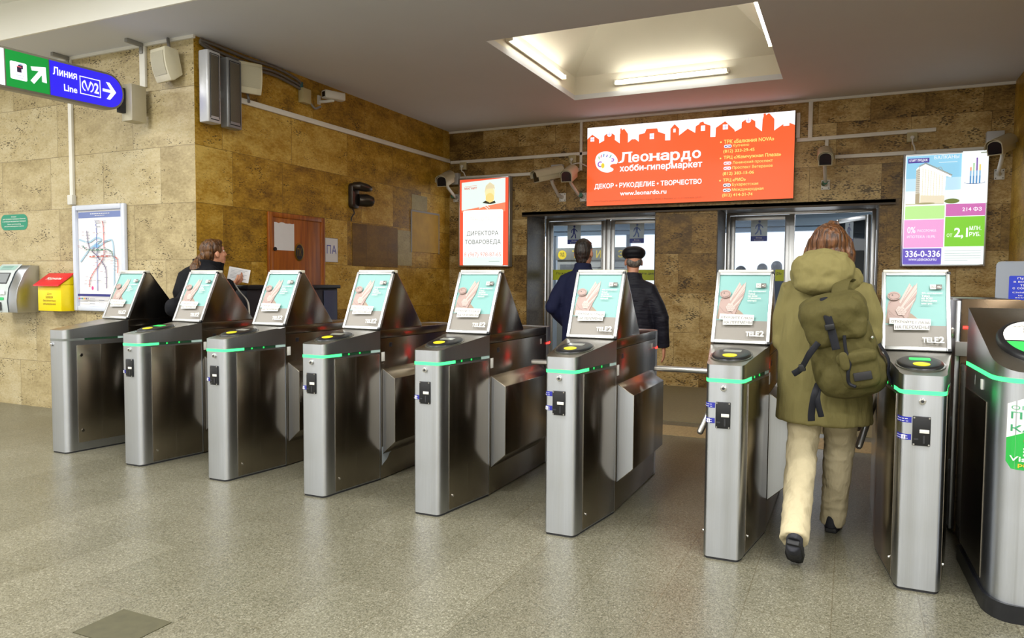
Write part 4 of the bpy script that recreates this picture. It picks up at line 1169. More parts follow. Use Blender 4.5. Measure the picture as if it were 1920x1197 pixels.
# --- the tall white and red job advert
o, A, W_, H_ = lightbox('illuminated_poster', 'tall illuminated white and red job advert beside the left entrance', 'billboard', -5.38, -4.534, 1.607, 2.925)
# measured grid: x 150..490, y 155..765 on the enlarged photograph
c = lambda x, y: ((x - 148) / 345 * W_, (768 - y) / 612 * H_)
RD = glow('#ee5a3c', 1.0); PG = glow('#e4f6ee', 1.0); W2 = glow('#ffffff', 1.15)
A.rect(.022, .022, W_ - .022, H_ - .022, RD)
A.poly([c(170, 378), c(170, 186), c(464, 168), c(464, 332)], PG)
A.poly([c(170, 378), c(464, 332), c(464, 392), c(170, 392)], glow('#f08a66', 1.0))
A.poly(rrect(*c(180, 762), *c(450, 378), .03), W2)
A.rect(*c(182, 760), *c(448, 700), PG)
A.text('МАГНИТ', *c(190, 236), .21, .035, glow('#d8604a', .9), .02); A.line([c(192, 214), c(276, 210)], .006, glow('#e8a090', .9))
A.ell(*c(362, 268), .078, .098, glow('#f1e7ae', 1.0)); A.ell(*c(362, 300), .07, .075, glow('#f0d888', 1.0)); A.poly([c(326, 268), c(334, 216), c(362, 192), c(392, 214), c(400, 262), c(392, 236), c(340, 238)], glow('#e6d9b2', .95))
A.poly([c(312, 330), c(334, 316), c(362, 332), c(394, 318), c(402, 334), c(362, 342)], glow('#4a4a36', .5))
A.line([c(290, 366), c(330, 350), c(362, 342)], .012, PG); A.line([c(322, 350), c(350, 374)], .01, PG); A.line([c(338, 346), c(362, 368)], .01, PG)
A.text('В ЛЕНОБЛАСТИ', *c(198, 456), .56, .062, glow('#f3d8cc', 1.0), .0)
A.text('мы', *c(398, 492), .06, .022, glow('#f3d8cc', 1.0))
G2 = glow('#5a6a58', .8)
A.text('ДИРЕКТОРА', *c(208, 558), .52, .078, G2, .004); A.text('ТОВАРОВЕДА', *c(194, 618), .595, .078, G2, .004)
A.text('8 (967) 978-87-65', *c(190, 706), .61, .078, glow('#e89a86', 1.0), .002)
A.rect(*c(358, 734), *c(430, 729), glow('#b8c8c0', .9))
A.build('advert', o)

# --- the housing advert on the right
o, A, W_, H_ = lightbox('illuminated_poster', 'illuminated housing advert with tower block, pink and green panels', 'billboard', 0.525, 1.375, 1.597, 2.90)
c = lambda x, y: ((x - 722) / 540 * W_, (1125 - y) / 725 * H_)
A.rect(.022, .022, W_ - .022, H_ - .022, glow('#f6fbff', 1.05))
A.rect(*c(742, 730), *c(1095, 415), glow('#b8dcee', 1.0)); A.rect(*c(742, 560), *c(1095, 415), glow('#8cc8e4', 1.0)); A.rect(*c(742, 730), *c(1095, 640), glow('#e6f3f6', 1.0))
BW = glow('#fffdf4', 1.08); BS = glow('#cfc9b8', .9)
A.poly([c(806, 722), c(808, 500), c(822, 486), c(866, 466), c(1036, 546), c(1030, 560), c(1000, 552), c(990, 722)], BW)
A.poly([c(806, 720), c(808, 506), c(832, 490), c(834, 720)], BS)
for k in range(17): A.line([c(808, 514 + k * 12.2), c(833, 508 + k * 12.6)], .004, glow('#8a8676', .7))
A.line([c(822, 490), c(866, 468), c(1036, 552)], .006, glow('#8c9498', .7))
for k in range(8): A.line([c(850 + k * 18, 492 + k * 8), c(850 + k * 18, 716)], .006, glow('#e2dac2', .95))
for k in range(13): A.line([c(840, 500 + k * 16), c(992 + (8 if k < 3 else 0), 545 + k * 13)], .003, glow('#d8d4c4', .95))
A.poly([c(806, 722), c(806, 660), c(834, 655), c(834, 722)], glow('#b8a888', .85)); A.poly([c(838, 722), c(838, 668), c(992, 676), c(992, 722)], glow('#e8dcc0', .95))
A.line([c(822, 484), c(866, 464), c(940, 500), c(1036, 548)], .008, glow('#9c9c8c', .75)); A.line([c(940, 500), c(962, 494), c(975, 512)], .006, glow('#a8a898', .8))
A.ell(*c(1040, 712), .075, .028, glow('#7a8a3c', .7)); A.rect(*c(742, 730), *c(990, 722), glow('#d8d2bc', .9)); A.ell(*c(870, 722), .10, .01, glow('#b0a878', .8))
A.rect(*c(752, 462), *c(888, 432), glow('#4a3a98', .9)); A.text('СТАРТ ПРОДАЖ', *c(760, 456), .185, .032, WHG, .02)
A.text('БАЛКАНЫ', *c(920, 444), .245, .038, WHG, -.005); A.rect(*c(950, 468), *c(1066, 464), glow('#d8ecf6', 1))
A.rect(*c(1098, 730), *c(1256, 405), glow('#f4fbfb', 1.05)); A.rect(*c(1208, 422), *c(1246, 414), glow('#aab2a0', .8))
for x, y, cc in ((1150, 505, '#f0a080'), (1168, 480, '#a8d0a0'), (1187, 448, '#8060a8'), (1206, 490, '#e8d070')):
    A.rect(*c(x - 5, 608), *c(x + 5, y), glow(cc, 1.0)); A.rect(*c(x - 5, 608), *c(x + 5, 560), glow('#5a94c8', .95)); A.rect(*c(x - 5, 560), *c(x + 5, 528), glow('#8ab8d8', 1))
A.ring(*c(1176, 602), .100, .016, .006, glow('#3a5a90', .8), 28, PI * .9, PI * 2.1); A.text('ЛИДЕР', *c(1140, 645), .11, .02, glow('#dfe8ea', 1)); A.text('ГРУПП', *c(1146, 668), .095, .018, glow('#dfe8ea', 1))
A.rect(*c(742, 822), *c(996, 738), glow('#b7e690', 1.0)); A.rect(*c(1003, 808), *c(1248, 732), glow('#c86aae', 1.0)); A.text('214 ФЗ', *c(1106, 780), .188, .048, WHG, .012)
A.rect(*c(738, 1005), *c(994, 826), glow('#e8a0d4', 1.0)); A.text('0%', *c(760, 912), .085, .075, glow('#fbe8f6', 1), .02); A.text('РАССРОЧКА', *c(826, 905), .19, .03, glow('#fbe8f6', 1), .01); A.text('ИПОТЕКА 10,9%', *c(760, 946), .285, .036, glow('#fbe8f6', 1), .01)
A.rect(*c(1001, 1000), *c(1246, 812), glow('#7cc832', 1.0)); A.text('от', *c(1014, 940), .055, .04, glow('#e2f6c8', 1), .01); A.text('2,1', *c(1060, 952), .135, .125, WHG, .025); A.text('МЛН.', *c(1154, 900), .115, .048, WHG, .015); A.text('РУБ.', *c(1154, 938), .108, .048, WHG, .015)
A.rect(*c(736, 1112), *c(984, 1010), glow('#6a5ac0', .95)); A.text('336-0-336', *c(752, 1066), .355, .075, WHG, .02); A.text('WWW.LIDERGROUP.RU', *c(774, 1090), .285, .026, WHG, .01)
A.rect(*c(990, 1112), *c(1244, 1006), glow('#eef8f4', 1.05))
for k in range(5): A.rect(*c(1004, 1030 + k * 15), *c(1230 - (k == 4) * 80, 1027 + k * 15), glow('#b8c8c8', .9))
A.build('advert', o)

# ------------------------------------------------------------------ cable trunking (one strip = one thing)
def trunk(label, a, b, wdt=.045, wall='Y', d=.03):
    """flat trunking between two wall points (u, z)"""
    (u0, z0), (u1, z1) = a, b
    L = math.hypot(u1 - u0, z1 - z0); an = math.atan2(z1 - z0, u1 - u0)
    m = MB()
    m.box(0, L, -d, -.001, -wdt / 2, wdt / 2, TRUNK)
    o = m.build('cable_trunking', None, .004)
    if wall == 'Y': o.matrix_world = Matrix.Translation((u0, Y2, z0)) @ Matrix.Rotation(-an, 4, 'Y')
    elif wall == 'L': o.matrix_world = Matrix.Translation((u0, Y1, z0)) @ Matrix.Rotation(-an, 4, 'Y')
    else: o.matrix_world = Matrix.Translation((X1, u0, z0)) @ Matrix.Rotation(PI / 2, 4, 'Z') @ Matrix.Rotation(-an, 4, 'Y')
    return tag(o, label, 'cable trunking', 'white cable trunking')
trunk('long white trunking running down the length of the amber side wall', (5.25, 3.175), (9.868, 3.205), .055, 'X')
trunk('upper white trunking from side wall corner to the orange billboard', (X1 + .03, 3.185), (-3.36, 3.185))
trunk('lower white trunking above the job advert, left of the two-camera box', (-5.40, 2.945), (-3.90, 2.945))
trunk('short white trunking between two-camera box and orange billboard upright', (-3.74, 2.955), (-3.50, 2.965))
trunk('vertical white trunking from ceiling just left of the orange billboard', (-3.475, 2.95), (-3.475, 3.62), .04)
trunk('vertical white trunking from ceiling just right of the orange billboard', (-.50, 3.185), (-.50, 3.62), .05)
trunk('white trunking running from orange billboard above the socket to the right', (-.655, 3.163), (.853, 3.178))
trunk('vertical white stub down to the single camera over the right entrance', (-.308, 2.995), (-.308, 3.145), .04)
trunk('lower white trunking from the single camera to above the housing advert', (-.215, 2.93), (1.33, 2.925))
trunk('short upright trunking against right side of the orange billboard', (-.640, 3.19), (-.640, 3.50), .045)
trunk('thin vertical conduit on pale wall behind the blue sign, above metro map', (-7.31, 2.22), (-7.31, 3.62), .05, 'L')
trunk('vertical conduit from ceiling to the bracket box of the blue sign', (-6.24, 3.235), (-6.24, 3.62), .075, 'L')
# ceiling ends of the two conduits
for x, lb in ((-7.31, 'angled ceiling bracket at top of the conduit behind the blue sign'), (-6.24, 'angled ceiling bracket at top of the conduit nearest the pale speaker')):
    m = MB(); m.box(x - .02, x + .02, Y1 - .20, Y1 - .03, Hc - .035, Hc - .001, GREYM); m.box(x - .02, x + .02, Y1 - .045, Y1 - .03, Hc - .10, Hc - .036, GREYM); tag(m.build('conduit_bracket', None, .003), lb, 'bracket', 'conduit brackets')
# small boxes and sockets
def wbox(name, label, cat, x, z, w_, h_, d=.06, mat=WHITEP, y=None, wall='Y'):
    m = MB()
    if wall == 'Y': m.box(x - w_ / 2, x + w_ / 2, Y2 - d, Y2 - .001, z - h_ / 2, z + h_ / 2, mat)
    elif wall == 'L': m.box(x - w_ / 2, x + w_ / 2, Y1 - d, Y1 - .001, z - h_ / 2, z + h_ / 2, mat)
    else: m.box(X1 + .001, X1 + d, x - w_ / 2, x + w_ / 2, z - h_ / 2, z + h_ / 2, mat)
    return tag(m.build(name, None, .006), label, cat)
JB = plain('junction_box_plastic', '#b9bcc0', .4); SOC = plain('yellowed_plastic', '#b8ad84', .5)
wbox('junction_box', 'white junction box above the camera in the left corner', 'box', -5.47, 2.93, .15, .17, .09, JB)
wbox('junction_box', 'white junction box above the pair of cameras', 'box', -3.815, 2.955, .17, .18, .09, JB)
wbox('junction_box', 'white junction box above the camera over the right entrance', 'box', -.308, 2.945, .15, .09, .10, JB)
wbox('junction_box', 'white junction box at top right corner of the housing advert', 'box', 1.43, 3.01, .17, .19, .09, JB)
def socket(label, x, z, x2, z2):
    o = thing('power_socket', label, 'socket', (x, Y2, z))
    m = MB(); m.box(-.055, .055, -.05, -.001, -.055, .055, SOC); m.build('socket_box', o, .006)
    m = MB(); m.cyl((0, -.05, -.01), (0, -.085, -.01), .022, WHITEP, 12); pl = m.build('plug', o, .003)
    m = MB(); m.tube(curve_pts([(0, -.08, -.02), (.004, -.085, -.08), ((x2 - x) * .5, -.07, (z2 - z) * .55), (x2 - x, -.05, z2 - z)], 5), .009, WHITEP, 8); m.build('cord', o)
socket('yellowed socket with white cord above the job advert', -5.34, 3.12, -5.28, 2.93)
socket('yellowed socket with cord left of the orange billboard', -3.595, 3.115, -3.36, 2.99)
socket('yellowed socket with cord above the housing advert', .61, 3.105, .65, 2.905)
wbox('connector_box', 'small white connector box at foot of conduit above the metro map', 'box', -7.31, 2.20, .075, .10, .05, WHITEP, wall='L')

# ------------------------------------------------------------------ surveillance cameras
CAMB = plain('camera_housing', '#bdb599', .45); CAMD = plain('camera_window', '#14161a', .15)
def camera(label, x, z, dx, drop=.19, bx=0.0, conn=None, L=.40):
    """box camera under a sun shield on a wall bracket, looking towards the viewer; dx = sideways turn"""
    o = thing('security_camera', label, 'camera', (x, Y2, z), 0, 'wall security cameras')
    d = Vector((dx, -1, -.32)).normalized(); s = Vector((0, 0, 1)).cross(d).normalized(); u = d.cross(s)
    R = Matrix((s, d, u)).transposed().to_4x4(); R.translation = Vector((0, -.42, .06)) - d * .19
    m = MB(); m.X = R
    sec = [(-.075, -.075), (.075, -.075), (.078, -.01)] + [(.078 * math.cos(a), .02 + .062 * math.sin(a)) for a in [PI * k / 10 for k in range(1, 10)]] + [(-.078, -.01)]
    m.prism([(a, b) for a, b in sec], 'Y', 0, L, CAMB); h = m.build('housing', o, .006)
    m = MB(); m.X = R; k = .84
    m.prism([(a * k, b * k) for a, b in sec], 'Y', L, L + .003, CAMD); m.build('window', h)
    m = MB(); m.X = R
    sh = [(a * 1.1, b * 1.12 + .004) for a, b in sec[2:]]
    n = len(sh); vs = [(a, -.02, b) for a, b in sh] + [(a, L + .035, b) for a, b in sh] + [(a * .93, -.02, b * .94) for a, b in sh] + [(a * .93, L + .035, b * .94) for a, b in sh]
    fs = [(i, i + 1, n + i + 1, n + i) for i in range(n - 1)] + [(2 * n + i, 3 * n + i, 3 * n + i + 1, 2 * n + i + 1) for i in range(n - 1)] + [(n + i, n + i + 1, 3 * n + i + 1, 3 * n + i) for i in range(n - 1)] + [(i, 2 * n + i, 2 * n + i + 1, i + 1) for i in range(n - 1)] + [(0, n, 3 * n, 2 * n), (n - 1, 3 * n - 1, 4 * n - 1, 2 * n - 1)]
    m.add(vs, fs, CAMB); m.build('sun_shield', o)
    m = MB(); m.box(bx - .05, bx + .05, -.014, -.001, -drop - .06, -drop + .06, WHITEP); b = m.build('wall_plate', o, .003)
    m = MB()
    for sx in (-.035, .035):
        for sz in (-.042, .042): m.cyl((bx + sx, -.014, -drop + sz), (bx + sx, -.018, -drop + sz), .006, DARK, 8)
    build_each(m, 'screw', b)
    m = MB(); base = R @ Vector((0, .16, -.075)); m.tube([(bx, -.012, -drop), (bx * .5, -.10, -drop + .01), base + Vector((0, .03, -.05)), base], [.024, .022, .022, .028], WHITEP, 10); m.build('bracket_arm', o)
    if conn: m = MB(); m.cyl((bx - .02, -.03, -drop + .01), (bx - .02 + .02, -.13, -drop + .02), .03, plain('green_connector', '#17604a', .4), 12); m.build('cable_gland', o, label='green cable gland')
    return o
camera('security camera in the left corner over the job advert', -5.42, 2.82, .22, .17, -.05, True)
camera('left one of the two cameras under a junction box, turned sharply left', -3.80, 2.80, -.75, .21, .05)
camera('right one of the two cameras beside the orange billboard', -3.50, 2.79, .15, .21, .06, True)
camera('single security camera above the right entrance doors', -.31, 2.82, .05, .22, 0, True)
camera('security camera at right end of wall beside housing advert', 1.44, 2.83, -.5, .20, .05)

# small round-eyed camera, grey box and cables on the side wall
o = thing('security_camera', 'small white camera high on the amber side wall beside grey box', 'camera', (X1, 6.93, 3.45), 0, 'wall security cameras')
m = MB(); m.box(.001, .02, -.10, -.06, -.05, .05, WHITEP); m.tube([(.02, -.08, -.02), (.10, -.06, -.02), (.16, .0, 0)], .018, WHITEP, 10); m.build('bracket_arm', o)
m = MB(); m.X = Matrix.Translation((.16, 0, .05)) @ Matrix.Rotation(math.radians(-22), 4, 'Z'); m.prism(rrect(-.05, -.045, .05, .045, .015), 'Y', -.13, .12, WHITEP); h = m.build('housing', o, .004)
m = MB(); m.X = Matrix.Translation((.16, 0, .05)) @ Matrix.Rotation(math.radians(-22), 4, 'Z'); m.prism(rrect(-.03, -.028, .03, .028, .006), 'Y', -.134, -.1305, CAMD); m.build('window', h)
o = thing('junction_box', 'yellowed junction box with two cables entering, on amber side wall', 'box', (X1, 6.58, 3.43))
m = MB(); m.box(.001, .07, -.07, .07, -.08, .08, SOC); m.build('box_body', o, .008)
m = MB(); m.cyl((.03, -.05, .08), (.03, -.05, .14), .02, plain('teal_tape', '#2a5a60', .5), 10); m.build('cable_gland', o)
m = MB(); m.tube(curve_pts([(.03, .07, -.03), (.04, .16, -.10), (.05, .25, -.06)], 6), .012, GREYM, 8); m.build('cable', o)
for k, (lb, dz, dx) in enumerate((('upper grey cable along the ceiling edge of the side wall', -.03, .03), ('middle grey cable along the ceiling edge of the side wall', -.075, .022), ('lower grey cable sagging along the ceiling edge of side wall', -.115, .028))):
    P_ = [(X1 + dx, 5.14, Hc - .02 + dz * .3), (X1 + dx, 5.35, Hc + dz), (X1 + dx + .01, 5.75, Hc + dz - .015), (X1 + dx, 6.1, Hc + dz + .005), (X1 + dx, 6.38, Hc + dz - .02), (X1 + dx, 6.5 + .04 * k, Hc + dz - .05), (X1 + dx, 6.55 + .015 * k, 3.515)]
    m = MB(); m.tube(curve_pts(P_, 6), .015, plain('grey_cable', '#6e6a66', .5), 8); tag(m.build('cable'), lb, 'cable', 'cables below the ceiling')

# ------------------------------------------------------------------ speakers and column heaters
SPK = plain('cream_speaker', '#d6d0b6', .45); GRL = plain('speaker_grille', '#b9b49c', .6, nz=.2, scale=300)
def speaker(label, loc, rot, tilt, cord):
    o = thing('wall_speaker', label, 'speaker', loc, rot, 'cream wall speakers')
    X = Matrix.Rotation(math.radians(tilt), 4, 'X')
    # curved front: profile in (y, z), wide 0.23
    fr = [(-.15 - .035 * math.cos((z / .15) * 1.2), z) for z in [-.15 + .03 * k for k in range(11)]]
    m = MB(); m.X = X; m.prism([(-.03, -.10), (-.03, .12), (-.13, .15)] + list(reversed(fr)) + [(-.13, -.15)], 'X', -.115, .115, SPK); b = m.build('cabinet', o, .008)
    m = MB(); m.X = X
    g = [(y - .0045, z) for y, z in fr if -.10 <= z <= .14]
    vs = [(x, y, z) for y, z in g for x in (-.095, .095)]
    m.add(vs, [(2 * i, 2 * i + 1, 2 * i + 3, 2 * i + 2) for i in range(len(g) - 1)], GRL); m.build('grille', b)
    m = MB(); m.cyl((0, -.001, 0), (0, -.06, 0), .03, GREYM, 12); m.build('wall_mount', o)
    m = MB(); m.tube(curve_pts(cord, 6), .014, plain('grey_cable', '#6e6a66', .5), 8); m.build('cord', o)
speaker('cream wall speaker on the pale wall beside the blue sign', (-5.815, Y1, 3.40), math.radians(-8), 12, [(-.02, -.05, .10), (-.03, -.06, .20), (-.05, -.05, .245)])
speaker('cream wall speaker on the amber wall beside the column units', (X1, 5.72, 3.40), math.radians(64), 6, [(.0, -.05, -.12), (.02, -.05, -.19), (.03, -.03, -.225)])
HT = plain('heater_white_casing', '#c4c6ca', .35, .3); HG = plain('heater_grille', '#5b5549', .5, nz=.3, scale=120)
def heater(label, y, w_, dep, mat):
    o = thing('column_speaker', label, 'column unit', (X1, y, 3.18), 0, 'tall column units in the corner')
    m = MB(); m.prism(rrect(.05, -w_ / 2, .05 + dep, w_ / 2, .02), 'Z', -.33, .33, mat); b = m.build('casing', o, .012)
    m = MB(); m.box(.05 + dep, .054 + dep, -w_ / 2 + .035, w_ / 2 - .035, -.27, .29, HG); m.build('grille', b, .002)
    m = MB()
    for z in (-.30, .30): m.box(.05 + dep, .053 + dep, -w_ / 2 + .03, w_ / 2 - .03, z - .004, z + .004, DARK)
    for yy in (-w_ / 2 + .028, w_ / 2 - .028): m.box(.05 + dep, .053 + dep, yy - .003, yy + .003, -.29, .30, DARK)
    build_each(m, 'edge_line', b)
    m = MB(); m.box(.001, .05, -.03, .03, .18, .34, GREYM); m.box(.05, .09, -.03, .03, .33, .35, GREYM); m.build('bracket', o, .003)
heater('tall white column unit nearest the wall corner', 5.17, .16, .12, HT)
heater('tall grey column unit beside the cream speaker', 5.44, .19, .10, plain('heater_grey_casing', '#8d9094', .35, .4))
# old dark lamp bracket on the side wall
DM = plain('dark_gunmetal', '#4a4540', .3, .8)
o = thing('wall_fixture', 'dark metal fixture with stubby tube above the ПА sheet', 'fixture', (X1, 7.46, 2.44))
m = MB(); m.prism(rrect(-.07, -.17, .07, .14, .05), 'X', .001, .07, DM); m.build('back_plate', o, .012)
m = MB(); m.tube([(.05, -.02, .10), (.12, .0, .10), (.15, .10, .09), (.155, .18, .085)], [.05, .055, .05, .035], DM, 14); m.build('upper_tube', o, .004)
m = MB(); m.tube([(.06, .06, -.06), (.12, .14, -.06), (.14, .22, -.065)], [.075, .08, .065], DM, 14); e = m.build('lower_tube', o, .004)
m = MB(); m.tube([(.141, .221, -.065), (.143, .228, -.0655)], [.045, .045], CAMD, 14); m.build('lens', e)
m = MB(); m.tube(curve_pts([(.02, 0, -.17), (.02, .03, -.22), (.015, -.01, -.27), (.01, -.02, -.32)], 5), .007, DARK, 8); m.build('cord', o)

# ------------------------------------------------------------------ hanging direction sign
o = thing('direction_sign', 'illuminated green and blue direction sign hanging at the upper left', 'sign', (-6.2, 3.5, 3.075), math.radians(0.0))
tl = math.radians(1.4)
X = Matrix.Rotation(tl, 4, 'X')
hh = .165; y1s = 1.33 - hh
capsule = [(-.95, -hh), (y1s, -hh)] + [(y1s + hh * math.sin(PI * k / 14), -hh * math.cos(PI * k / 14)) for k in range(1, 14)] + [(y1s, hh), (-.95, hh)]
m = MB(); m.X = X; m.prism(capsule, 'X', -.10, 0, plain('sign_aluminium', '#8d897e', .4, .6)); b = m.build('casing', o, .006)
SB = 1.0
A = Art(lambda u, v, n: tuple(X @ Vector((n + .001, u, v))), .0006)
k_ = .88
inn = [(y if y < y1s else y1s + (y - y1s) * k_, z * k_) for y, z in capsule]
BLU = glow('#2b1fe0', SB); GRN = glow('#0d8a35', SB); WS = glow('#f4f6ff', SB)
A.rect(-.95, -hh * k_, .255, hh * k_, WS); A.rect(.265, -hh * k_, .618, hh * k_, GRN)
A.poly([p for p in inn if p[0] > .6] + [(.625, hh * k_), (.625, -hh * k_)], BLU)
# card pictogram
A.poly(rrect(.298, -.080, .432, .062, .012), WS); A.rect(.352, -.018, .388, .030, glow('#3a2a4a', .5)); A.rect(.362, .012, .400, .042, glow('#3a2a4a', .5)); A.rect(.350, .022, .388, .030, glow('#d85a6a', .9)); A.rect(.372, .044, .392, .050, glow('#5a78c8', .9))
A.text('Билеты', .345, -.048, .06, .012, glow('#7a8a9a', .8)); A.text('Tickets', .345, -.068, .05, .012, glow('#7a8a9a', .8))
A.line([(.470, -.075), (.565, .045)], .036, WS); A.poly([(.462, .052), (.588, .072), (.592, -.058), (.552, -.056), (.552, .030), (.470, .020)], WS)
A.text('Линия', .648, .030, .215, .068, WS, .022); A.text('Line', .740, -.088, .12, .058, WS, .022)
for a in ((.885, -.082, 1.082, -.074), (.885, .066, 1.082, .074), (.885, -.082, .893, .074), (1.074, -.082, 1.082, .074)): A.rect(*a, WS)
A.ring(.952, -.004, .050, .052, .011, WS, 18, PI * .62, PI * 1.38); A.ring(.966, -.004, .050, .052, .011, WS, 18, -PI * .38, PI * .38)
A.line([(.930, .036), (.958, -.040), (.988, .036)], .016, WS); A.text('2', 1.018, -.052, .045, .092, WS, .03)
A.line([(1.100, -.004), (1.20, -.004)], .026, WS); A.poly([(1.135, .072), (1.172, .072), (1.235, -.004), (1.172, -.080), (1.135, -.080), (1.188, -.004)], WS)
A.build('sign_face', b)
m = MB(); m.box(-.08, .06, 1.36, 1.52, -.20, .14, plain('bracket_beige_metal', '#b9b39e', .45, .3)); m.build('bracket_box', o, .005)
m = MB(); m.box(-.07, -.02, 1.30, 1.36, -.13, .10, DARK); m.box(-.07, -.02, 1.52, 1.585, -.1, .1, DARK); m.build('wall_arm', o, .003)

# ------------------------------------------------------------------ metro map, green plate, yellow box, ticket terminal on the pale wall
o = thing('map_frame', 'white framed metro map with coloured lines on the pale wall', 'map', (-7.295, Y1, 1.06))
W_, H_ = .78, 1.08; s = .055
m = MB(); FR = plain('white_rounded_frame', '#cfd6e6', .35)
m.box(0, s, -.045, -.001, 0, H_, FR); m.box(W_ - s, W_, -.045, -.001, 0, H_, FR); m.box(s, W_ - s, -.045, -.001, 0, s, FR); m.box(s, W_ - s, -.045, -.001, H_ - s, H_, FR); m.build('frame', o, .015)
A = Art(facing((0, -.012, 0), (1, 0, 0), (0, 0, 1)), .0004)
m = MB(); m.box(s, W_ - s, -.012, -.001, s, H_ - s, WHITEP); m.build('backing', o)
c = lambda x, y: ((x - 566) / 400 * W_, (893 - y) / 800 * H_)
I = ink
A.rect(s, s, W_ - s, H_ - s, I('#eeeef2')); A.rect(*c(598, 190), *c(920, 145), I('#7383b8'))
for k in range(11): A.rect(*c(690 + k * 14, 162), *c(700 + k * 14, 157), WH)
for k in range(6): A.rect(*c(730 + k * 13, 176), *c(740 + k * 13, 173), WH)
LB_ = I('#a9c8dc')
A.line([(p.x, p.y) for p in curve_pts([c(605, 350) + (0,), c(680, 372) + (0,), c(740, 340) + (0,), c(775, 360) + (0,), c(700, 410) + (0,), c(650, 470) + (0,), c(612, 520) + (0,)], 6)], .018, LB_)
A.line([(p.x, p.y) for p in curve_pts([c(690, 420) + (0,), c(760, 400) + (0,), c(820, 365) + (0,), c(865, 390) + (0,), c(868, 700) + (0,)], 6)], .018, LB_); A.poly([c(700, 420), c(735, 385), c(770, 395), c(745, 420)], I('#7fb0d8'))
def mline(pts, col):
    P_ = [(p.x, p.y) for p in curve_pts([c(x, y) + (0,) for x, y in pts], 6)]; A.line(P_, .0085, I(col)); return P_
ML = [mline([(730, 207), (740, 260), (740, 420), (742, 480), (742, 738)], '#5a6ab8'), mline([(785, 215), (795, 260), (797, 420), (790, 490), (745, 555), (690, 640), (678, 710)], '#d8484a'),
      mline([(668, 285), (672, 350), (690, 420), (745, 480), (795, 545), (810, 600), (810, 720)], '#5a3f78'), mline([(632, 397), (660, 425), (720, 432), (820, 430), (855, 450), (862, 500)], '#2f8a62'),
      mline([(685, 483), (760, 478), (860, 480), (892, 495), (900, 540), (895, 605)], '#e8542e')]
random.seed(5)
for P_ in ML:
    for k in range(2, len(P_) - 1, 2):
        x, y = P_[k]; A.n += .00002; A.rect(x + .008, y + .002, x + .03 + .045 * random.random(), y + .007, I('#8a8e9e')); A.n -= .0004
        A.ell(x, y, .007, .007, WH, 10)
        if random.random() < .5: A.rect(x - .05, y + .006, x - .012, y + .010, I('#b08a96'))
A.rect(*c(620, 780), *c(940, 762), I('#2c2f7e')); A.ell(*c(737, 718), .016, .02, I('#d83a8a'))
for k in range(6): A.rect(*c(626 + k * 14, 803), *c(636 + k * 14, 792), I(('#d8484a', '#5a6ab8', '#2f8a62', '#e8a02e', '#5a3f78', '#8a8e9e')[k]))
for k in range(5): A.rect(*c(716 + (k % 2) * 70, 800 + k * 9), *c(756 + (k % 2) * 70, 797 + k * 9), I('#8a8e9e'))
A.rect(*c(625, 820), *c(700, 816), I('#8a8e9e'))
A.build('map_print', o)

A = Art(facing((-8.53, Y1 - .002, 1.915), (1, 0, 0), (0, 0, 1)))
m = MB()
A.poly(rrect(0, 0, .46, .17, .07), I('#1f8a6c'))
for k, (s_, x, w_) in enumerate((('Аппарат', .18, .09), ('для проверки проездных билетов', .035, .39), ('и активации безлимитных платежей', .03, .40), ('Smart card checking', .115, .23), ('and turn-code payment machine', .06, .34))):
    A.text(s_, x, (.135, .112, .086, .055, .032)[k], w_, .017, WH, .004)
tag(A.build('wall_plate'), 'green rounded plate with white lettering on the pale wall', 'sign')

o = thing('letter_box', 'yellow collection box with sloping red lid on the pale wall', 'box', (-7.50, Y1, 1.055))
YB_ = plain('yellow_plastic', '#f2d90a', .35); RB_ = plain('red_plastic', '#d9202a', .35)
m = MB(); m.box(-.185, .185, -.16, -.001, 0, .27, YB_); m.prism([(-.001, .271), (-.001, .375), (-.16, .271)], 'X', -.185, .185, YB_); m.build('box_body', o, .006)
m = MB(); m.prism([(.005 - .03, .395), (-.20, .268), (-.20, .255), (-.03, .38)], 'X', -.20, .20, RB_); l = m.build('lid', o, .004)
nv = Vector((0, -.175, -.127)).normalized(); A = Art(facing((-.11, -.19, .2765), (1, 0, 0), tuple(-nv)), .0004, .002); A.text('Журналы', .0, .07, .24, .05, WH, .02); A.build('lid_lettering', l)
A = Art(facing((-.185, -.1605, 0), (1, 0, 0), (0, 0, 1)))
for k, (s_, w_) in enumerate((('Для', .07), ('заявок', .12), ('бесплатных', .20), ('объявлений', .20))): A.text(s_, .185 - w_ / 2, .165 - k * .034, w_, .024, I('#8a6a10'), .004)
A.build('lettering', o)

o = thing('ticket_terminal', 'steel wall terminal with small screen at left edge of photo', 'terminal', (-8.09, Y1, 1.03))
prof = [(-.001, 0), (-.001, .50), (-.09, .50), (-.16, .42), (-.235, .25), (-.25, .12), (-.24, 0)]
m = MB(); m.prism(prof, 'X', -.30, .19, STEEL); b = m.build('casing', o, .006)
def slope(x0, x1, t0, t1, a, b_):
    pass
m = MB(); m.prism([(-.088, .508), (-.165, .428), (-.24, .256), (-.256, .12), (-.246, 0), (-.249, 0), (-.26, .12), (-.244, .258), (-.169, .432), (-.09, .512)], 'X', -.29, .05, plain('terminal_front_panel', '#c6cfd0', .35)); fpan = m.build('front_panel', b, .002)
A = Art(facing((-.28, -.165, .432), (1, 0, 0), Vector((0, .075, .078)).normalized()), .0005, .005); A.rect(.01, .02, .30, .085, I('#9fc3bb'))
for k in range(3): A.rect(.06, .03 + k * .018, .24, .036 + k * .018, I('#5a7a78'))
A.build('header_print', fpan)
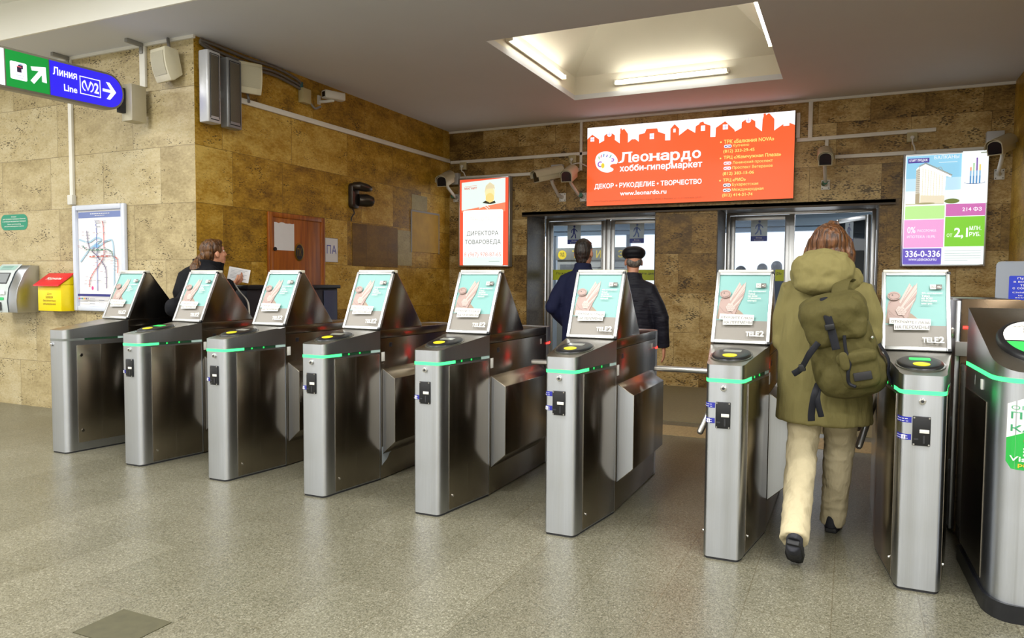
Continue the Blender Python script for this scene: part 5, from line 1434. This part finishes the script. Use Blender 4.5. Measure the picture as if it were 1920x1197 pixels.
A = Art(facing((-.28, -.240, .266), (1, 0, 0), Vector((0, .075, .172)).normalized()), .0005, .005); A.rect(.03, .04, .28, .165, DARK); A.rect(.045, .05, .265, .155, plain('lcd_grey', '#8b9196', .2)); A.build('screen', fpan)
A = Art(facing((-.28, -.2535, .02), (1, 0, 0), (0, 0, 1)), .0005, .009); A.rect(.04, .17, .30, .215, WH); A.rect(.04, .11, .28, .14, glow('#1fc06a', .8)); A.rect(.10, .0, .24, .09, BLACK); A.build('card_slot', fpan)

# ------------------------------------------------------------------ frosted glass screen with blue sticker at the right
o = thing('glass_screen', 'frosted glass screen with blue sticker behind the wide turnstile', 'screen', (.85, 5.62, 0))
m = MB(); m.prism([(0, .55), (.75, .55), (.75, 1.54)] + [(.03 - .03 * math.sin(PI / 2 * k / 5), 1.51 + .03 * math.cos(PI / 2 * k / 5)) for k in range(6)], 'Y', 0, .012, FROST); m.build('pane', o)
m = MB(); m.box(.10, .14, -.01, .022, 0, .56, ALU); m.box(.60, .64, -.01, .022, 0, .56, ALU); build_each(m, 'post', o, .003)
A = Art(facing((.072, -.0005, 1.292), (1, 0, 0), (0, 0, 1))); A.poly(rrect(0, 0, .36, .155, .008), I('#2038c8'))
for k, (s_, x, w_, h_) in enumerate((('Проход детей', .045, .21, .016), ('в возрасте до 7 лет', .025, .27, .016), ('только', .06, .10, .013), ('с сопровождением', .02, .27, .016), ('Children up to 7', .02, .2, .012), ('to the metro', .05, .15, .010), ('accompanied', .035, .18, .012))):
    A.text(s_, x, (.130, .108, .088, .066, .042, .026, .010)[k], w_, h_, WH, .004)
A.build('blue_sticker', o, 'blue notice sticker with white lettering')

# ------------------------------------------------------------------ kiosk outside the left entrance
o = thing('kiosk', 'grey kiosk with yellow lettering seen through the left entrance', 'kiosk', (-4.66, 13.15, 0))
KG = plain('kiosk_grey', '#8f8f8a', .6); KD = plain('kiosk_dark', '#4c4f52', .5)
m = MB(); m.box(-.42, .95, 0, .6, 0, 2.02, KG); b = m.build('body', o, .01)
m = MB(); m.box(-.44, .97, -.03, 0, 1.80, 2.03, plain('kiosk_fascia', '#78786f', .6)); fa = m.build('fascia', o, .005)
A = Art(facing((-.44, -.031, 1.80), (1, 0, 0), (0, 0, 1))); YK = I('#e8c81c')
A.ell(.13, .10, .085, .085, YK); A.text('ЭД', .085, .06, .09, .08, INKB, .02); A.text('Т', .33, .04, .10, .14, YK, .02); A.text('И', .80, .04, .10, .14, YK, .02); A.text('З', 1.22, .04, .10, .14, YK, .02); A.build('fascia_lettering', fa)
m = MB(); m.box(-.36, .05, -.012, 0, .95, 1.72, KD); build_each(m, 'window_panel', b, .003)
m = MB(); m.box(.12, .90, -.012, 0, .9, 1.75, plain('shutter', '#a8a8a4', .5)); sh = m.build('shutter', b)
m = MB()
for k in range(9): m.box(.12, .90, -.016, -.012, .93 + k * .09, .945 + k * .09, KD)
build_each(m, 'slat_line', sh)

# ------------------------------------------------------------------ people
def sball(m, c, rad, mat, e1=.6, e2=.6, seg=28, rings=16, rot=None, taper=0.0):
    """superellipsoid: rounded, slightly boxy volume"""
    R = rot or Matrix.Identity(3); c = Vector(c)
    sg = lambda v, e: math.copysign(abs(v) ** e, v)
    vs = []; 
    for i in range(rings + 1):
        ph = -PI / 2 + PI * i / rings
        for k in range(seg):
            th = 2 * PI * k / seg
            z = sg(math.sin(ph), e1); r = sg(math.cos(ph), e1)
            tp = 1 - taper * z
            vs.append(tuple(c + R @ Vector((rad[0] * r * sg(math.cos(th), e2) * tp, rad[1] * r * sg(math.sin(th), e2) * tp, rad[2] * z))))
    fs = [(i * seg + k, i * seg + (k + 1) % seg, (i + 1) * seg + (k + 1) % seg, (i + 1) * seg + k) for i in range(rings) for k in range(seg)]
    return m.add(vs, fs, mat)
def hand(m, wrist, d, back, s=1.0, curl=.5, thumb=1):
    """palm, four unequal bent fingers and a thumb from the side of the palm"""
    w_ = Vector(wrist); d = Vector(d).normalized(); b = Vector(back); b = (b - d * b.dot(d)).normalized(); a = d.cross(b) * thumb
    m.tube([w_ - d * .03 * s, w_ + d * .02 * s, w_ + d * .06 * s, w_ + d * .088 * s], [(.026 * s, .019 * s), (.034 * s, .016 * s), (.042 * s, .014 * s), (.040 * s, .011 * s)], SKIN, 12, side=a)
    for k, (off, L) in enumerate(((.031, .068), (.0105, .078), (-.0105, .073), (-.031, .058))):
        p = w_ + d * .085 * s + a * off * s; q = [p - d * .02 * s, p]; dd = d.copy()
        for j, f in enumerate((.45, .30, .25)):
            an = curl * (.5 + .35 * j + .08 * k); dd = (d * math.cos(an) - b * math.sin(an)); p = p + dd * L * f * s; q.append(p)
        m.tube(q, [.0088 * s, .0088 * s, .0082 * s, .0076 * s, .0055 * s], SKIN, 8)
    p = w_ + d * .028 * s + a * .034 * s
    m.tube([p - a * .012 * s, p + (a * .75 + d * .6 - b * .25) * .032 * s, p + (a * .65 + d * 1.25 - b * .6 * (.4 + curl)) * .045 * s], [.012 * s, .0105 * s, .007 * s], SKIN, 8)
def head(m, c, R, s=1.0):
    old = m.X; X = R.to_4x4(); X.translation = Vector(c); m.X = old @ X @ Matrix.Scale(s, 4)
    m.ball((0, -.008, .022), (.077, .097, .100), SKIN); m.ball((0, .034, -.040), (.061, .068, .088), SKIN)
    m.ball((0, .046, -.098), (.046, .048, .034), SKIN); m.ball((0, .062, .028), (.062, .034, .030), SKIN)
    m.tube([(0, .094, .012), (0, .104, -.012), (0, .114, -.036), (0, .100, -.046)], [.010, .011, .014, .012], SKIN, 10)
    for sx in (-1, 1):
        m.ball((sx * .078, -.008, -.020), (.009, .021, .031), SKIN, 12, 8); m.ball((sx * .035, .066, -.034), (.024, .024, .022), SKIN)
    m.ball((0, .094, -.074), (.024, .010, .007), SKIN, 12, 8); m.ball((0, .092, -.085), (.021, .011, .007), SKIN, 12, 8)
    m.X = old
def eyes(parent, c, R, s=1.0):
    for sx in (-1, 1):
        m = MB(); X = R.to_4x4(); X.translation = Vector(c); m.X = X @ Matrix.Scale(s, 4)
        m.ball((sx * .031, .078, .004), .0115, plain('eye_white', '#e6e2da', .2), 12, 8); m.ball((sx * .031, .0865, .004), (.006, .004, .006), plain('iris', '#3a2a1e', .2), 10, 6)
        m.build('eye', parent)
def shoe(parent, heel, toe, mat, sole, w_=.042, tilt=0.0, up_=(0, 0, 1)):
    h = Vector(heel); t = Vector(toe); d = (t - h); L = d.length; d.normalize(); u = Vector(up_); u = (u - d * u.dot(d)).normalized(); a = d.cross(u)
    R = Matrix((a, d, u)).transposed().to_4x4(); R.translation = h
    pl = [(0, 0), (.6, .02 * 0), (.85, .25), (1.0, .62), (.82, .9), (.4, 1.0), (-.4, 1.0), (-.85, .9), (-1.0, .62), (-.78, .25), (-.6, 0)]
    m = MB(); m.X = R; m.prism([(x * w_, y * L) for x, y in pl[1:]], 'Z', 0, .026, sole); s_ = m.build('shoe_sole', None, .006)
    m = MB(); m.X = R
    m.tube([(0, .015 * 1, .02), (0, L * .25, .024), (0, L * .55, .024), (0, L * .82, .022), (0, L * .97, .02)], [(w_ * .70, .05), (w_ * .86, .058), (w_ * .94, .046), (w_ * .90, .032), (w_ * .5, .016)], mat, 16, side=(1, 0, 0))
    m.tube([(0, L * .17, .03), (0, L * .14, .12)], [(w_ * .86, .056), (w_ * .82, .05)], mat, 16, side=(1, 0, 0))
    o = m.remesh('shoe', mat, .007, parent, 2); s_.parent = o
    return o
CAPM = cloth('black_cap_leather', '#15161b', .45, .1, 20, .2)
def person(name_label, loc, rotz, P, cat='person', group=None):
    """P: dict of joints in metres (figure faces +Y) and clothing; returns the thing"""
    o = thing('person', name_label, cat, loc, rotz, group)
    s = P.get('s', 1.0); V = lambda t: Vector(t) * s
    hc = V(P['head']); R = Matrix.Rotation(P.get('hyaw', 0), 3, 'Z') @ Matrix.Rotation(-P.get('hpitch', 0), 3, 'X') @ Matrix.Rotation(P.get('hroll', 0), 3, 'Y')
    hips = V(P['hips']); chest = V(P['chest']); nb = V(P['neck'])
    J = P['legs']; A_ = P['arms']; k = s
    m = MB()
    head(m, hc, R, s * P.get('hs', 1.0))
    m.tube([nb - Vector((0, 0, .05 * k)), nb, hc + R @ Vector((0, -.012, -.06)) * s], [.062 * k, .056 * k, .054 * k], SKIN, 14)
    m.tube([hips - Vector((0, 0, .07 * k)), hips, (hips + chest) / 2, chest, nb - Vector((0, 0, .05 * k))], [(.10 * k, .08 * k), (.145 * k, .10 * k), (.125 * k, .09 * k), (.155 * k, .105 * k), (.10 * k, .07 * k)], SKIN, 20, side=(1, 0, 0))
    for q in J: m.tube([V(q[0]), V(q[1]), V(q[2]), V(q[2]) + (V(q[2]) - V(q[1])).normalized() * .02], [.078 * k, .052 * k, .036 * k, .034 * k], SKIN, 14); m.tube([V(q[2]), V(q[2]) * .5 + (V(q[3]) + V(q[4])) * .25, V(q[3]) * .35 + V(q[4]) * .65 + Vector((0, 0, .03 * k))], [.030 * k, .026 * k, .014 * k], SKIN, 10)
    for q in A_:
        m.tube([chest + (V(q[0]) - chest) * .6, V(q[0]), V(q[1]), V(q[2])], [.05 * k, .052 * k, .038 * k, .026 * k], SKIN, 14)
        hand(m, V(q[2]), q[3], q[4], k, q[5], q[6])
    m.remesh('body', SKIN, P.get('bv', .007), o, 3)
    eyes(o, hc, R, s * P.get('hs', 1.0))
    # trousers
    tm = P['trousers']; m = MB()
    m.tube([hips - Vector((0, 0, .10 * k)), hips + Vector((0, 0, .02)), hips + Vector((0, 0, .13 * k))], [(.150 * k, .125 * k), (.172 * k, .132 * k), (.152 * k, .118 * k)], tm, 20, side=(1, 0, 0))
    for q in J:
        a, b, c = V(q[0]), V(q[1]), V(q[2]); wd = P.get('tw', 1.0)
        m.tube([a + Vector((0, 0, .04)), a * .6 + b * .4, b + Vector((0, 0, .03)), b * .45 + c * .55, c + (b - c).normalized() * .03, c + (c - b).normalized() * .055], [.104 * k * wd, .094 * k * wd, .080 * k * wd, .073 * k * wd, .070 * k * wd, .070 * k * wd], tm, 18)
    m.remesh('trousers', tm, .010, o, 4, None, P.get('tfold'))
    # coat
    cm = P['coat']; m = MB()
    m.tube([V(t[0]) for t in P['coat_rings']], [(t[1] * k, t[2] * k) for t in P['coat_rings']], cm, 28, side=(1, 0, 0))
    for q in A_:
        a, b, c = V(q[0]), V(q[1]), V(q[2]); sw = P.get('sw', 1.0)
        m.tube([nb * .75 + chest * .25, (nb + a) * .5 - Vector((0, 0, .035)), a - Vector((0, 0, .01))], [.075 * k, .085 * k * sw, .083 * k * sw], cm, 16)
        m.tube([chest + (a - chest) * .45, a + Vector((0, 0, -.005)), a * .5 + b * .5, b, b * .5 + c * .5, c - (c - b).normalized() * .01], [.085 * k * sw, .082 * k * sw, .076 * k * sw, .070 * k * sw, .062 * k * sw, .056 * k * sw], cm, 18)
    for f in P.get('coat_extra', []): f(m, cm)
    for q in A_: m.ball(V(q[1]), .072 * k * P.get('sw', 1.0), cm, 14, 10)
    m.remesh('coat', cm, P.get('cv', .011), o, P.get('csm', 5), None, P.get('cfold', (.006, (7, 7, 5))))
    for q in J: shoe(o, V(q[3]), V(q[4]), P['shoes'], P['sole'], .046 * k, up_=q[5] if len(q) > 5 else (0, 0, 1))
    return o, hc, R, s * P.get('hs', 1.0)
def stand(x0=.09, sp=.0):
    return [((-x0, 0, .90), (-x0 - .01, .03, .50), (-x0 - .015, 0, .10), (-x0 - .02, -.05, 0), (-x0 - .04, .20, 0)),
            ((x0, 0, .90), (x0 + .01, .03, .50), (x0 + .015, 0, .10), (x0 + .02, -.05, 0), (x0 + .04, .20, 0))]

# ---- person with the olive parka and rucksack, walking through
OLIVE = cloth('olive_parka', '#766e45', .85, .16, 6, .55, (14, 14, 5))
OLIVE_D = cloth('dark_olive_canvas', '#4e4827', .8, .2, 10, .45, (16, 16, 10))
BEIGE = cloth('beige_trousers', '#bcb091', .85, .10, 8, .55, (16, 16, 9))
SHOE = cloth('charcoal_shoe', '#2c2d33', .6, .15, 30, .2); SOLE = plain('black_sole', '#17181b', .6)
P = dict(s=1.0, head=(.005, .075, 1.575), hyaw=-.12, hpitch=.10, hips=(-.01, 0, .90), chest=(.0, .01, 1.22), neck=(0, .035, 1.40),
    legs=[((-.085, -.01, .86), (-.100, -.05, .48), (-.103, -.445, .180), (-.105, -.545, .145), (-.100, -.385, 0.0), (0, -.6, .8)),
          ((.085, .0, .86), (.080, .13, .48), (.060, .225, .095), (.050, .170, 0), (.065, .42, 0))],
    arms=[((-.185, .02, 1.33), (-.205, .04, 1.08), (-.12, .27, 1.02), (.6, .8, 0), (0, .2, 1), .8, 1), ((.185, .02, 1.33), (.205, .0, 1.12), (.13, .26, 1.06), (-.6, .8, 0), (0, .2, 1), .8, -1)],
    trousers=BEIGE, tw=.98, tfold=(.007, (9, 9, 14)), cfold=(.008, (9, 9, 4.5)), coat=OLIVE, shoes=SHOE, sole=SOLE, sw=.98, csm=4, cv=.010,
    coat_rings=[((0, 0, .655), .240, .180), ((0, 0, .70), .242, .182), ((-.005, 0, .90), .232, .175), ((-.005, .005, 1.08), .228, .168), ((0, .01, 1.25), .222, .155), ((0, .015, 1.34), .200, .135), ((0, .025, 1.405), .140, .11), ((0, .04, 1.45), .095, .09)])
pw, hc, R, s = person('person walking through in olive parka and beige trousers, seen from behind', (-.112, 4.25, 0), 0, P)
# hood lying on the back
m = MB()
def torus_part(m, c, R0, rx, ry, prof, mat, a0, a1, n=22, tilt=0):
    pts = []; rr = []
    for i in range(n + 1):
        a = a0 + (a1 - a0) * i / n
        pts.append(Vector(c) + R0 @ Vector((rx * math.cos(a), ry * math.sin(a), 0))); rr.append(prof(i / n))
    m.tube(pts, rr, mat, 14)
Rh = Matrix.Rotation(math.radians(14), 3, 'X') @ Matrix.Rotation(math.radians(5), 3, 'Y')
torus_part(m, (-.008, .015, 1.43), Rh, .128, .105, lambda t: (.046 + .030 * math.sin(PI * t), .052 + .030 * math.sin(PI * t)), OLIVE, math.radians(168), math.radians(372))
sball(m, (-.02, -.10, 1.455), (.150, .085, .095), OLIVE, .8, .8, rot=Matrix.Rotation(math.radians(-24), 3, 'X'))
sball(m, (-.035, -.135, 1.40), (.125, .06, .07), OLIVE, .8, .85, rot=Matrix.Rotation(math.radians(-10), 3, 'X'))
m.tube([(-.115, -.045, 1.535), (-.02, -.10, 1.56), (.09, -.045, 1.53)], [.018, .02, .018], OLIVE, 10)
m.remesh('hood', OLIVE, .008, pw, 4, None, (.009, (13, 13, 13)))
HAIR1 = hairm('chestnut_hair', '#2e190c', '#6e4422')
m = MB(); X = R.to_4x4(); X.translation = hc; m.X = X
m.ball((0, -.016, .030), (.098, .112, .106), HAIR1); m.ball((0, -.050, -.050), (.096, .072, .098), HAIR1)
for sx in (-1, 1): m.tube([(sx * .076, .0, .05), (sx * .096, -.005, -.03), (sx * .098, .01, -.105)], [.032, .036, .022], HAIR1, 12)
m.tube([(-.02, .05, .115), (.0, .02, .135), (.03, -.03, .128)], [.02, .024, .02], HAIR1, 10)
m.remesh('hair', HAIR1, .006, pw, 3, None, (.006, (26, 26, 5)))

# rucksack (carried: a thing of its own)
STRAP = cloth('black_webbing', '#1b1c22', .6, .1, 40, .15)
rk = thing('rucksack', 'dark olive canvas rucksack with black straps on the walking person back', 'backpack', (-.028, 4.005, 1.09))
Rt = Matrix.Rotation(math.radians(-13), 3, 'Y') @ Matrix.Rotation(math.radians(4), 3, 'X'); R4 = Rt.to_4x4()
m = MB(); m.X = R4
sball(m, (0, 0, -.03), (.155, .115, .235), OLIVE_D, .62, .72, taper=.12); sball(m, (.01, -.02, -.15), (.165, .115, .115), OLIVE_D, .75, .8)
bd = m.remesh('bag_body', OLIVE_D, .009, rk, 3, None, (.008, (12, 12, 9)))
m = MB(); m.X = R4; sball(m, (-.01, -.022, .165), (.158, .128, .085), OLIVE_D, .55, .7, rot=Matrix.Rotation(math.radians(12), 3, 'X')); sball(m, (-.07, -.09, .085), (.085, .045, .075), OLIVE_D, .7, .8); sball(m, (.05, -.095, .09), (.08, .04, .06), OLIVE_D, .7, .8)
m.remesh('top_flap', OLIVE_D, .009, rk, 3, None, (.007, (13, 13, 11)))
m = MB(); m.X = R4; sball(m, (.05, -.110, -.115), (.090, .042, .095), OLIVE_D, .5, .6); sball(m, (.05, -.128, -.055), (.092, .034, .030), OLIVE_D, .5, .6); pk = m.remesh('front_pocket', OLIVE_D, .007, rk, 2)
m = MB(); m.X = R4; m.box(.02, .10, -.159, -.150, -.165, -.125, plain('dark_patch', '#1d1c20', .6)); m.build('dark_patch', pk, .003)
def ribbon(parent, pts, w_, name='strap', th=.004, mat=None, side=(1, 0, 0), x=True):
    m = MB(); m.X = R4 if x else Matrix.Identity(4)
    m.tube([tuple(p) for p in curve_pts(pts, 5)], [(w_ / 2, th)] * ((len(pts) - 1) * 5 + 1), mat or STRAP, 8, side=side); return m.build(name, parent, .001)
ribbon(rk, [(-.035, -.07, .250), (-.035, -.140, .19), (-.030, -.148, .10), (-.028, -.152, .0)], .038, 'buckle_strap')
m = MB(); m.X = R4; m.box(-.056, -.012, -.166, -.146, .10, .128, BLACK); m.build('buckle', rk, .004)
ribbon(rk, [(-.10, -.13, .045), (-.15, -.14, .00), (-.205, -.10, -.07), (-.25, -.08, -.095)], .032, 'loose_strap', side=(0, 0, 1))
m = MB(); m.X = R4; m.box(-.215, -.185, -.115, -.085, -.085, -.05, BLACK); m.build('buckle', rk, .004)
ribbon(rk, [(-.145, -.05, -.17), (-.175, -.08, -.22), (-.205, -.075, -.30), (-.215, -.07, -.345)], .036, 'hanging_strap', side=(1, .3, 0)); ribbon(rk, [(-.145, -.05, -.175), (-.165, -.08, -.24), (-.165, -.075, -.33)], .03, 'hanging_strap', side=(1, -.2, 0))
ribbon(rk, [(.16, -.05, -.02), (.185, -.06, -.10), (.17, -.07, -.17), (.185, -.05, -.24)], .034, 'hanging_strap', side=(.4, 1, 0))
m = MB(); m.X = R4; m.tube(curve_pts([(.02, -.145, .06), (.012, -.15, -.01), (.018, -.155, -.07), (.0, -.16, -.12), (-.005, -.15, -.17), (.02, -.16, -.19)], 6), .008, STRAP, 8); m.build('drawstring', rk)
ribbon(rk, [(.03, .0, .225), (.05, .06, .285), (.07, .11, .300), (.09, .16, .285)], .078, 'shoulder_strap', .008, OLIVE_D)
m = MB(); m.X = R4; m.tube([(.05, -.10, .135), (.085, -.125, .142)], .006, CHROME, 8); m.build('zip_pull', rk)
m = MB(); m.X = R4; m.ball((.135, -.085, .02), .009, CHROME, 10, 6); m.build('stud', rk)
m = MB(); m.X = R4; sball(m, (-.005, -.165, -.06), (.022, .012, .045), OLIVE_D, .7, .7); m.build('leather_tab', rk)

# ---- bare-headed man in the navy jacket
NAVY = cloth('navy_jacket', '#171c38', .8, .15, 7, .45, (9, 9, 5)); CHINO = cloth('stone_chinos', '#a2957a', .85, .1, 8, .4)
BLKSH = cloth('black_shoe', '#17171a', .4, .1, 30, .1)
coat_m = [((0, 0, .80), .195, .135), ((0, 0, .84), .200, .140), ((0, 0, 1.02), .195, .138), ((0, .0, 1.20), .212, .142), ((0, 0, 1.33), .212, .138), ((0, 0, 1.41), .185, .122), ((0, 0, 1.465), .130, .100), ((0, .0, 1.52), .086, .084), ((0, .005, 1.565), .080, .078)]
P = dict(s=1.0, hs=1.07, head=(0, .025, 1.672), hips=(0, 0, .95), chest=(0, 0, 1.30), neck=(0, 0, 1.51), legs=stand(),
    arms=[((-.180, 0, 1.39), (-.275, -.07, 1.15), (-.185, .10, .98), (.4, .7, -.5), (-1, 0, .3), .6, 1), ((.180, 0, 1.39), (.265, -.05, 1.15), (.18, .11, .98), (-.4, .7, -.5), (1, 0, .3), .6, -1)],
    trousers=CHINO, coat=NAVY, coat_rings=coat_m, shoes=BLKSH, sole=SOLE)
pm, hc, R, s = person('bare-headed dark-haired man in navy jacket facing the left entrance', (-2.30, 6.62, 0), 0.0, P)
HAIR2 = hairm('black_hair', '#120d0b', '#2a1d17')
m = MB(); X = R.to_4x4(); X.translation = hc; m.X = X
m.ball((0, -.014, .040), (.083, .102, .092), HAIR2); m.ball((0, -.050, -.020), (.074, .060, .085), HAIR2); m.ball((0, -.040, .005), (.081, .078, .080), HAIR2); m.ball((0, .06, .085), (.06, .035, .025), HAIR2); m.ball((0, -.065, -.075), (.055, .032, .05), HAIR2)
m.remesh('hair', HAIR2, .007, pm, 3)
# ---- man in the flat cap
PUFF = cloth('black_padded_jacket', '#1c1d26', .55, .15, 7, .9, (4, 4, 14))
coat_p = [((0, 0, .74), .215, .155), ((0, 0, .78), .222, .160), ((0, 0, .95), .222, .158), ((0, .0, 1.18), .232, .158), ((0, 0, 1.31), .226, .148), ((0, 0, 1.39), .195, .13), ((0, 0, 1.45), .135, .105), ((0, .0, 1.50), .098, .092), ((0, .005, 1.55), .090, .086)]
P = dict(s=.955, hs=1.06, head=(0, .03, 1.67), hyaw=.38, hips=(0, 0, .95), chest=(0, 0, 1.30), neck=(0, 0, 1.49), legs=stand(),
    arms=[((-.185, 0, 1.37), (-.27, -.01, 1.10), (-.26, .09, .82), (0, .25, -1), (-1, 0, 0), .5, 1), ((.185, 0, 1.37), (.30, -.01, 1.10), (.315, .05, .80), (0, .2, -1), (1, 0, 0), .5, -1)],
    trousers=cloth('dark_trousers', '#23242b', .85, .1), coat=PUFF, coat_rings=coat_p, shoes=BLKSH, sole=SOLE, sw=1.06)
pc, hc, R, s = person('man in black flat cap and dark padded jacket at left entrance', (-1.90, 6.92, 0), 0.0, P)
X = R.to_4x4(); X.translation = hc; X = X @ Matrix.Scale(s, 4)
m = MB(); m.X = X; sball(m, (0, .0, .072), (.112, .130, .066), CAPM, .95, .95, rot=Matrix.Rotation(math.radians(-9), 3, 'X')); sball(m, (0, -.03, .05), (.092, .088, .045), CAPM, .9, .9); m.tube([(-.07, .10, .055), (0, .155, .05), (.07, .10, .055)], [(.012, .006), (.03, .007), (.012, .006)], CAPM, 10)
m.remesh('flat_cap', CAPM, .007, pc, 3)
m = MB(); m.X = X; m.ball((0, -.055, -.012), (.076, .045, .055), hairm('grey_hair', '#4a4642', '#7a746c')); m.remesh('hair', hairm('grey_hair_short', '#4a4642', '#6f6962'), .007, pc, 3)
m = MB(); m.X = X
for sx in (-1, 1):
    m.tube([(sx * .032 + .024 * math.cos(2 * PI * k / 14), .104 - .012 * abs(math.cos(2 * PI * k / 14)), .002 + .018 * math.sin(2 * PI * k / 14)) for k in range(15)], .0022, BLACK, 6); m.tube([(sx * .056, .090, .006), (sx * .082, .0, .004)], .0022, BLACK, 6)
m.tube([(-.008, .104, .004), (.008, .104, .004)], .0022, BLACK, 6)
m.build('spectacles', pc)

# ---- woman with the ponytail reading a sheet of paper
BLACKC = cloth('black_wool_coat', '#101116', .85, .15, 8, .4, (9, 9, 5))
P = dict(s=.985, hs=.98, head=(0, .06, 1.662), hyaw=.22, hpitch=-.16, hips=(0, 0, .95), chest=(0, 0, 1.30), neck=(0, .0, 1.52), bv=.005, legs=stand(.08),
    arms=[((-.18, 0, 1.44), (-.25, .03, 1.16), (-.13, .26, 1.365), (.3, .7, .5), (-.5, .6, -.6), .9, 1), ((.18, -.02, 1.44), (.28, -.34, 1.17), (.02, .21, 1.365), (-.45, .75, .35), (.4, .6, -.7), .9, -1)],
    trousers=cloth('dark_trousers', '#23242b'), coat=BLACKC, shoes=BLKSH, sole=SOLE, sw=1.22,
    coat_rings=[((0, 0, .62), .235, .20), ((0, 0, .66), .236, .20), ((0, 0, .95), .215, .19), ((0, -.03, 1.12), .21, .22), ((0, -.05, 1.30), .23, .245), ((0, -.035, 1.42), .21, .215), ((0, .0, 1.49), .14, .15), ((0, .01, 1.54), .112, .135), ((0, .015, 1.585), .118, .145)])
wo, hc, R, s = person('woman with brown ponytail in black coat reading a paper', (-5.265, 4.905, 0), math.radians(-28), P)
HAIR3 = hairm('light_brown_hair', '#301b0a', '#6c4620')
X = R.to_4x4(); X.translation = hc; X = X @ Matrix.Scale(s, 4)
m = MB(); m.X = X
m.ball((0, -.018, .036), (.086, .106, .094), HAIR3); m.ball((0, -.062, -.015), (.076, .060, .080), HAIR3); m.ball((0, .045, .085), (.062, .048, .034), HAIR3)
m.tube([(0, -.10, -.01), (.0, -.14, -.05), (.02, -.205, -.11), (.03, -.23, -.20), (.04, -.225, -.30), (.035, -.20, -.40)], [.034, .042, .056, .058, .048, .018], HAIR3, 14)
m.remesh('hair', HAIR3, .006, wo, 2, None, (.006, (26, 26, 7)))
wm = wo.matrix_basis.copy(); wm = Matrix.Translation((-5.265, 4.905, 0)) @ Matrix.Rotation(math.radians(-28), 4, 'Z')
cpos = Vector((-5.215, 5.225, 1.435))
d = Vector((.66, .75, 0)); d.normalize()
vv = (Vector((0, 0, 1)) * .93 + Vector((-.25, .25, 0))).normalized(); uu = (d - vv * d.dot(vv)).normalized()
ang = math.radians(-10); u2 = uu * math.cos(ang) + vv * math.sin(ang); v2 = vv * math.cos(ang) - uu * math.sin(ang)
A = Art(facing(cpos - u2 * .09 - v2 * .065, u2, v2), .0006)
A.rect(0, 0, .19, .135, PAPER, 4, 1)
for k in range(7): A.rect(.02, .112 - k * .014, .165 - (k % 3) * .02, .115 - k * .014, ink('#8e94a0'))
tag(A.build('paper_sheet'), 'printed white paper sheet held by the woman in black coat', 'paper')
m = MB(); pts = curve_pts([(.04, .22, 1.36), (.05, .27, 1.28), (.06, .34, 1.18), (.06, .35, 1.0), (.05, .34, .95)], 6)
bagx = thing('handbag', 'dark handbag with pale strap hanging from the woman arm', 'bag', (-5.265, 4.905, 0), math.radians(-28))
m.tube(pts, [(.014, .003)] * len(pts), plain('pale_strap', '#d6d2c8', .6), 8, side=(1, .3, 0)); m.build('strap', bagx)
m = MB(); sball(m, (.04, .34, .82), (.055, .12, .13), BLACKC, .5, .5); m.build('bag_body', bagx)

# ---- people beyond the glass
DK = cloth('dark_coat', '#20242c', .85)
P = dict(s=.96, head=(0, .025, 1.682), hips=(0, 0, .95), chest=(0, 0, 1.30), neck=(0, 0, 1.51), legs=stand(), bv=.010, cv=.014,
    arms=[((-.19, 0, 1.43), (-.25, -.03, 1.15), (-.24, .06, .90), (0, .2, -1), (-1, 0, 0), .5, 1), ((.19, 0, 1.43), (.25, -.03, 1.15), (.24, .06, .90), (0, .2, -1), (1, 0, 0), .5, -1)],
    trousers=cloth('dark_trousers', '#23242b'), coat=DK, coat_rings=coat_m, shoes=BLKSH, sole=SOLE)
GP = 'passers-by beyond the right entrance'
pb, hc, R, s = person('dark figure behind the dusty right entrance leaf, taller of two heads there', (-1.055, 12.25, 0), .3, P, group=GP)
m = MB(); X = R.to_4x4(); X.translation = hc; m.X = X; m.ball((0, -.012, .036), (.084, .102, .090), HAIR2); m.ball((0, -.05, -.02), (.074, .06, .08), HAIR2); m.ball((0, -.04, .005), (.081, .078, .08), HAIR2); m.remesh('hair', HAIR2, .010, pb, 2)
for x, y, rz, sc, lb in ((-1.395, 13.4, -.4, .995, 'dark figure behind the dusty right entrance leaf, below the walking man sticker'), (-1.635, 12.6, .8, .961, 'dark figure farthest left behind the dusty right entrance leaf'),
                         (.20, 12.4, 2.6, .95, 'dark figure behind the open right entrance leaf near its hinge')):
    c_ = copy_tree(pb); c_.location = (x, y, 0); c_.rotation_euler = (0, 0, rz); c_.scale = (sc,) * 3; c_['label'] = lb
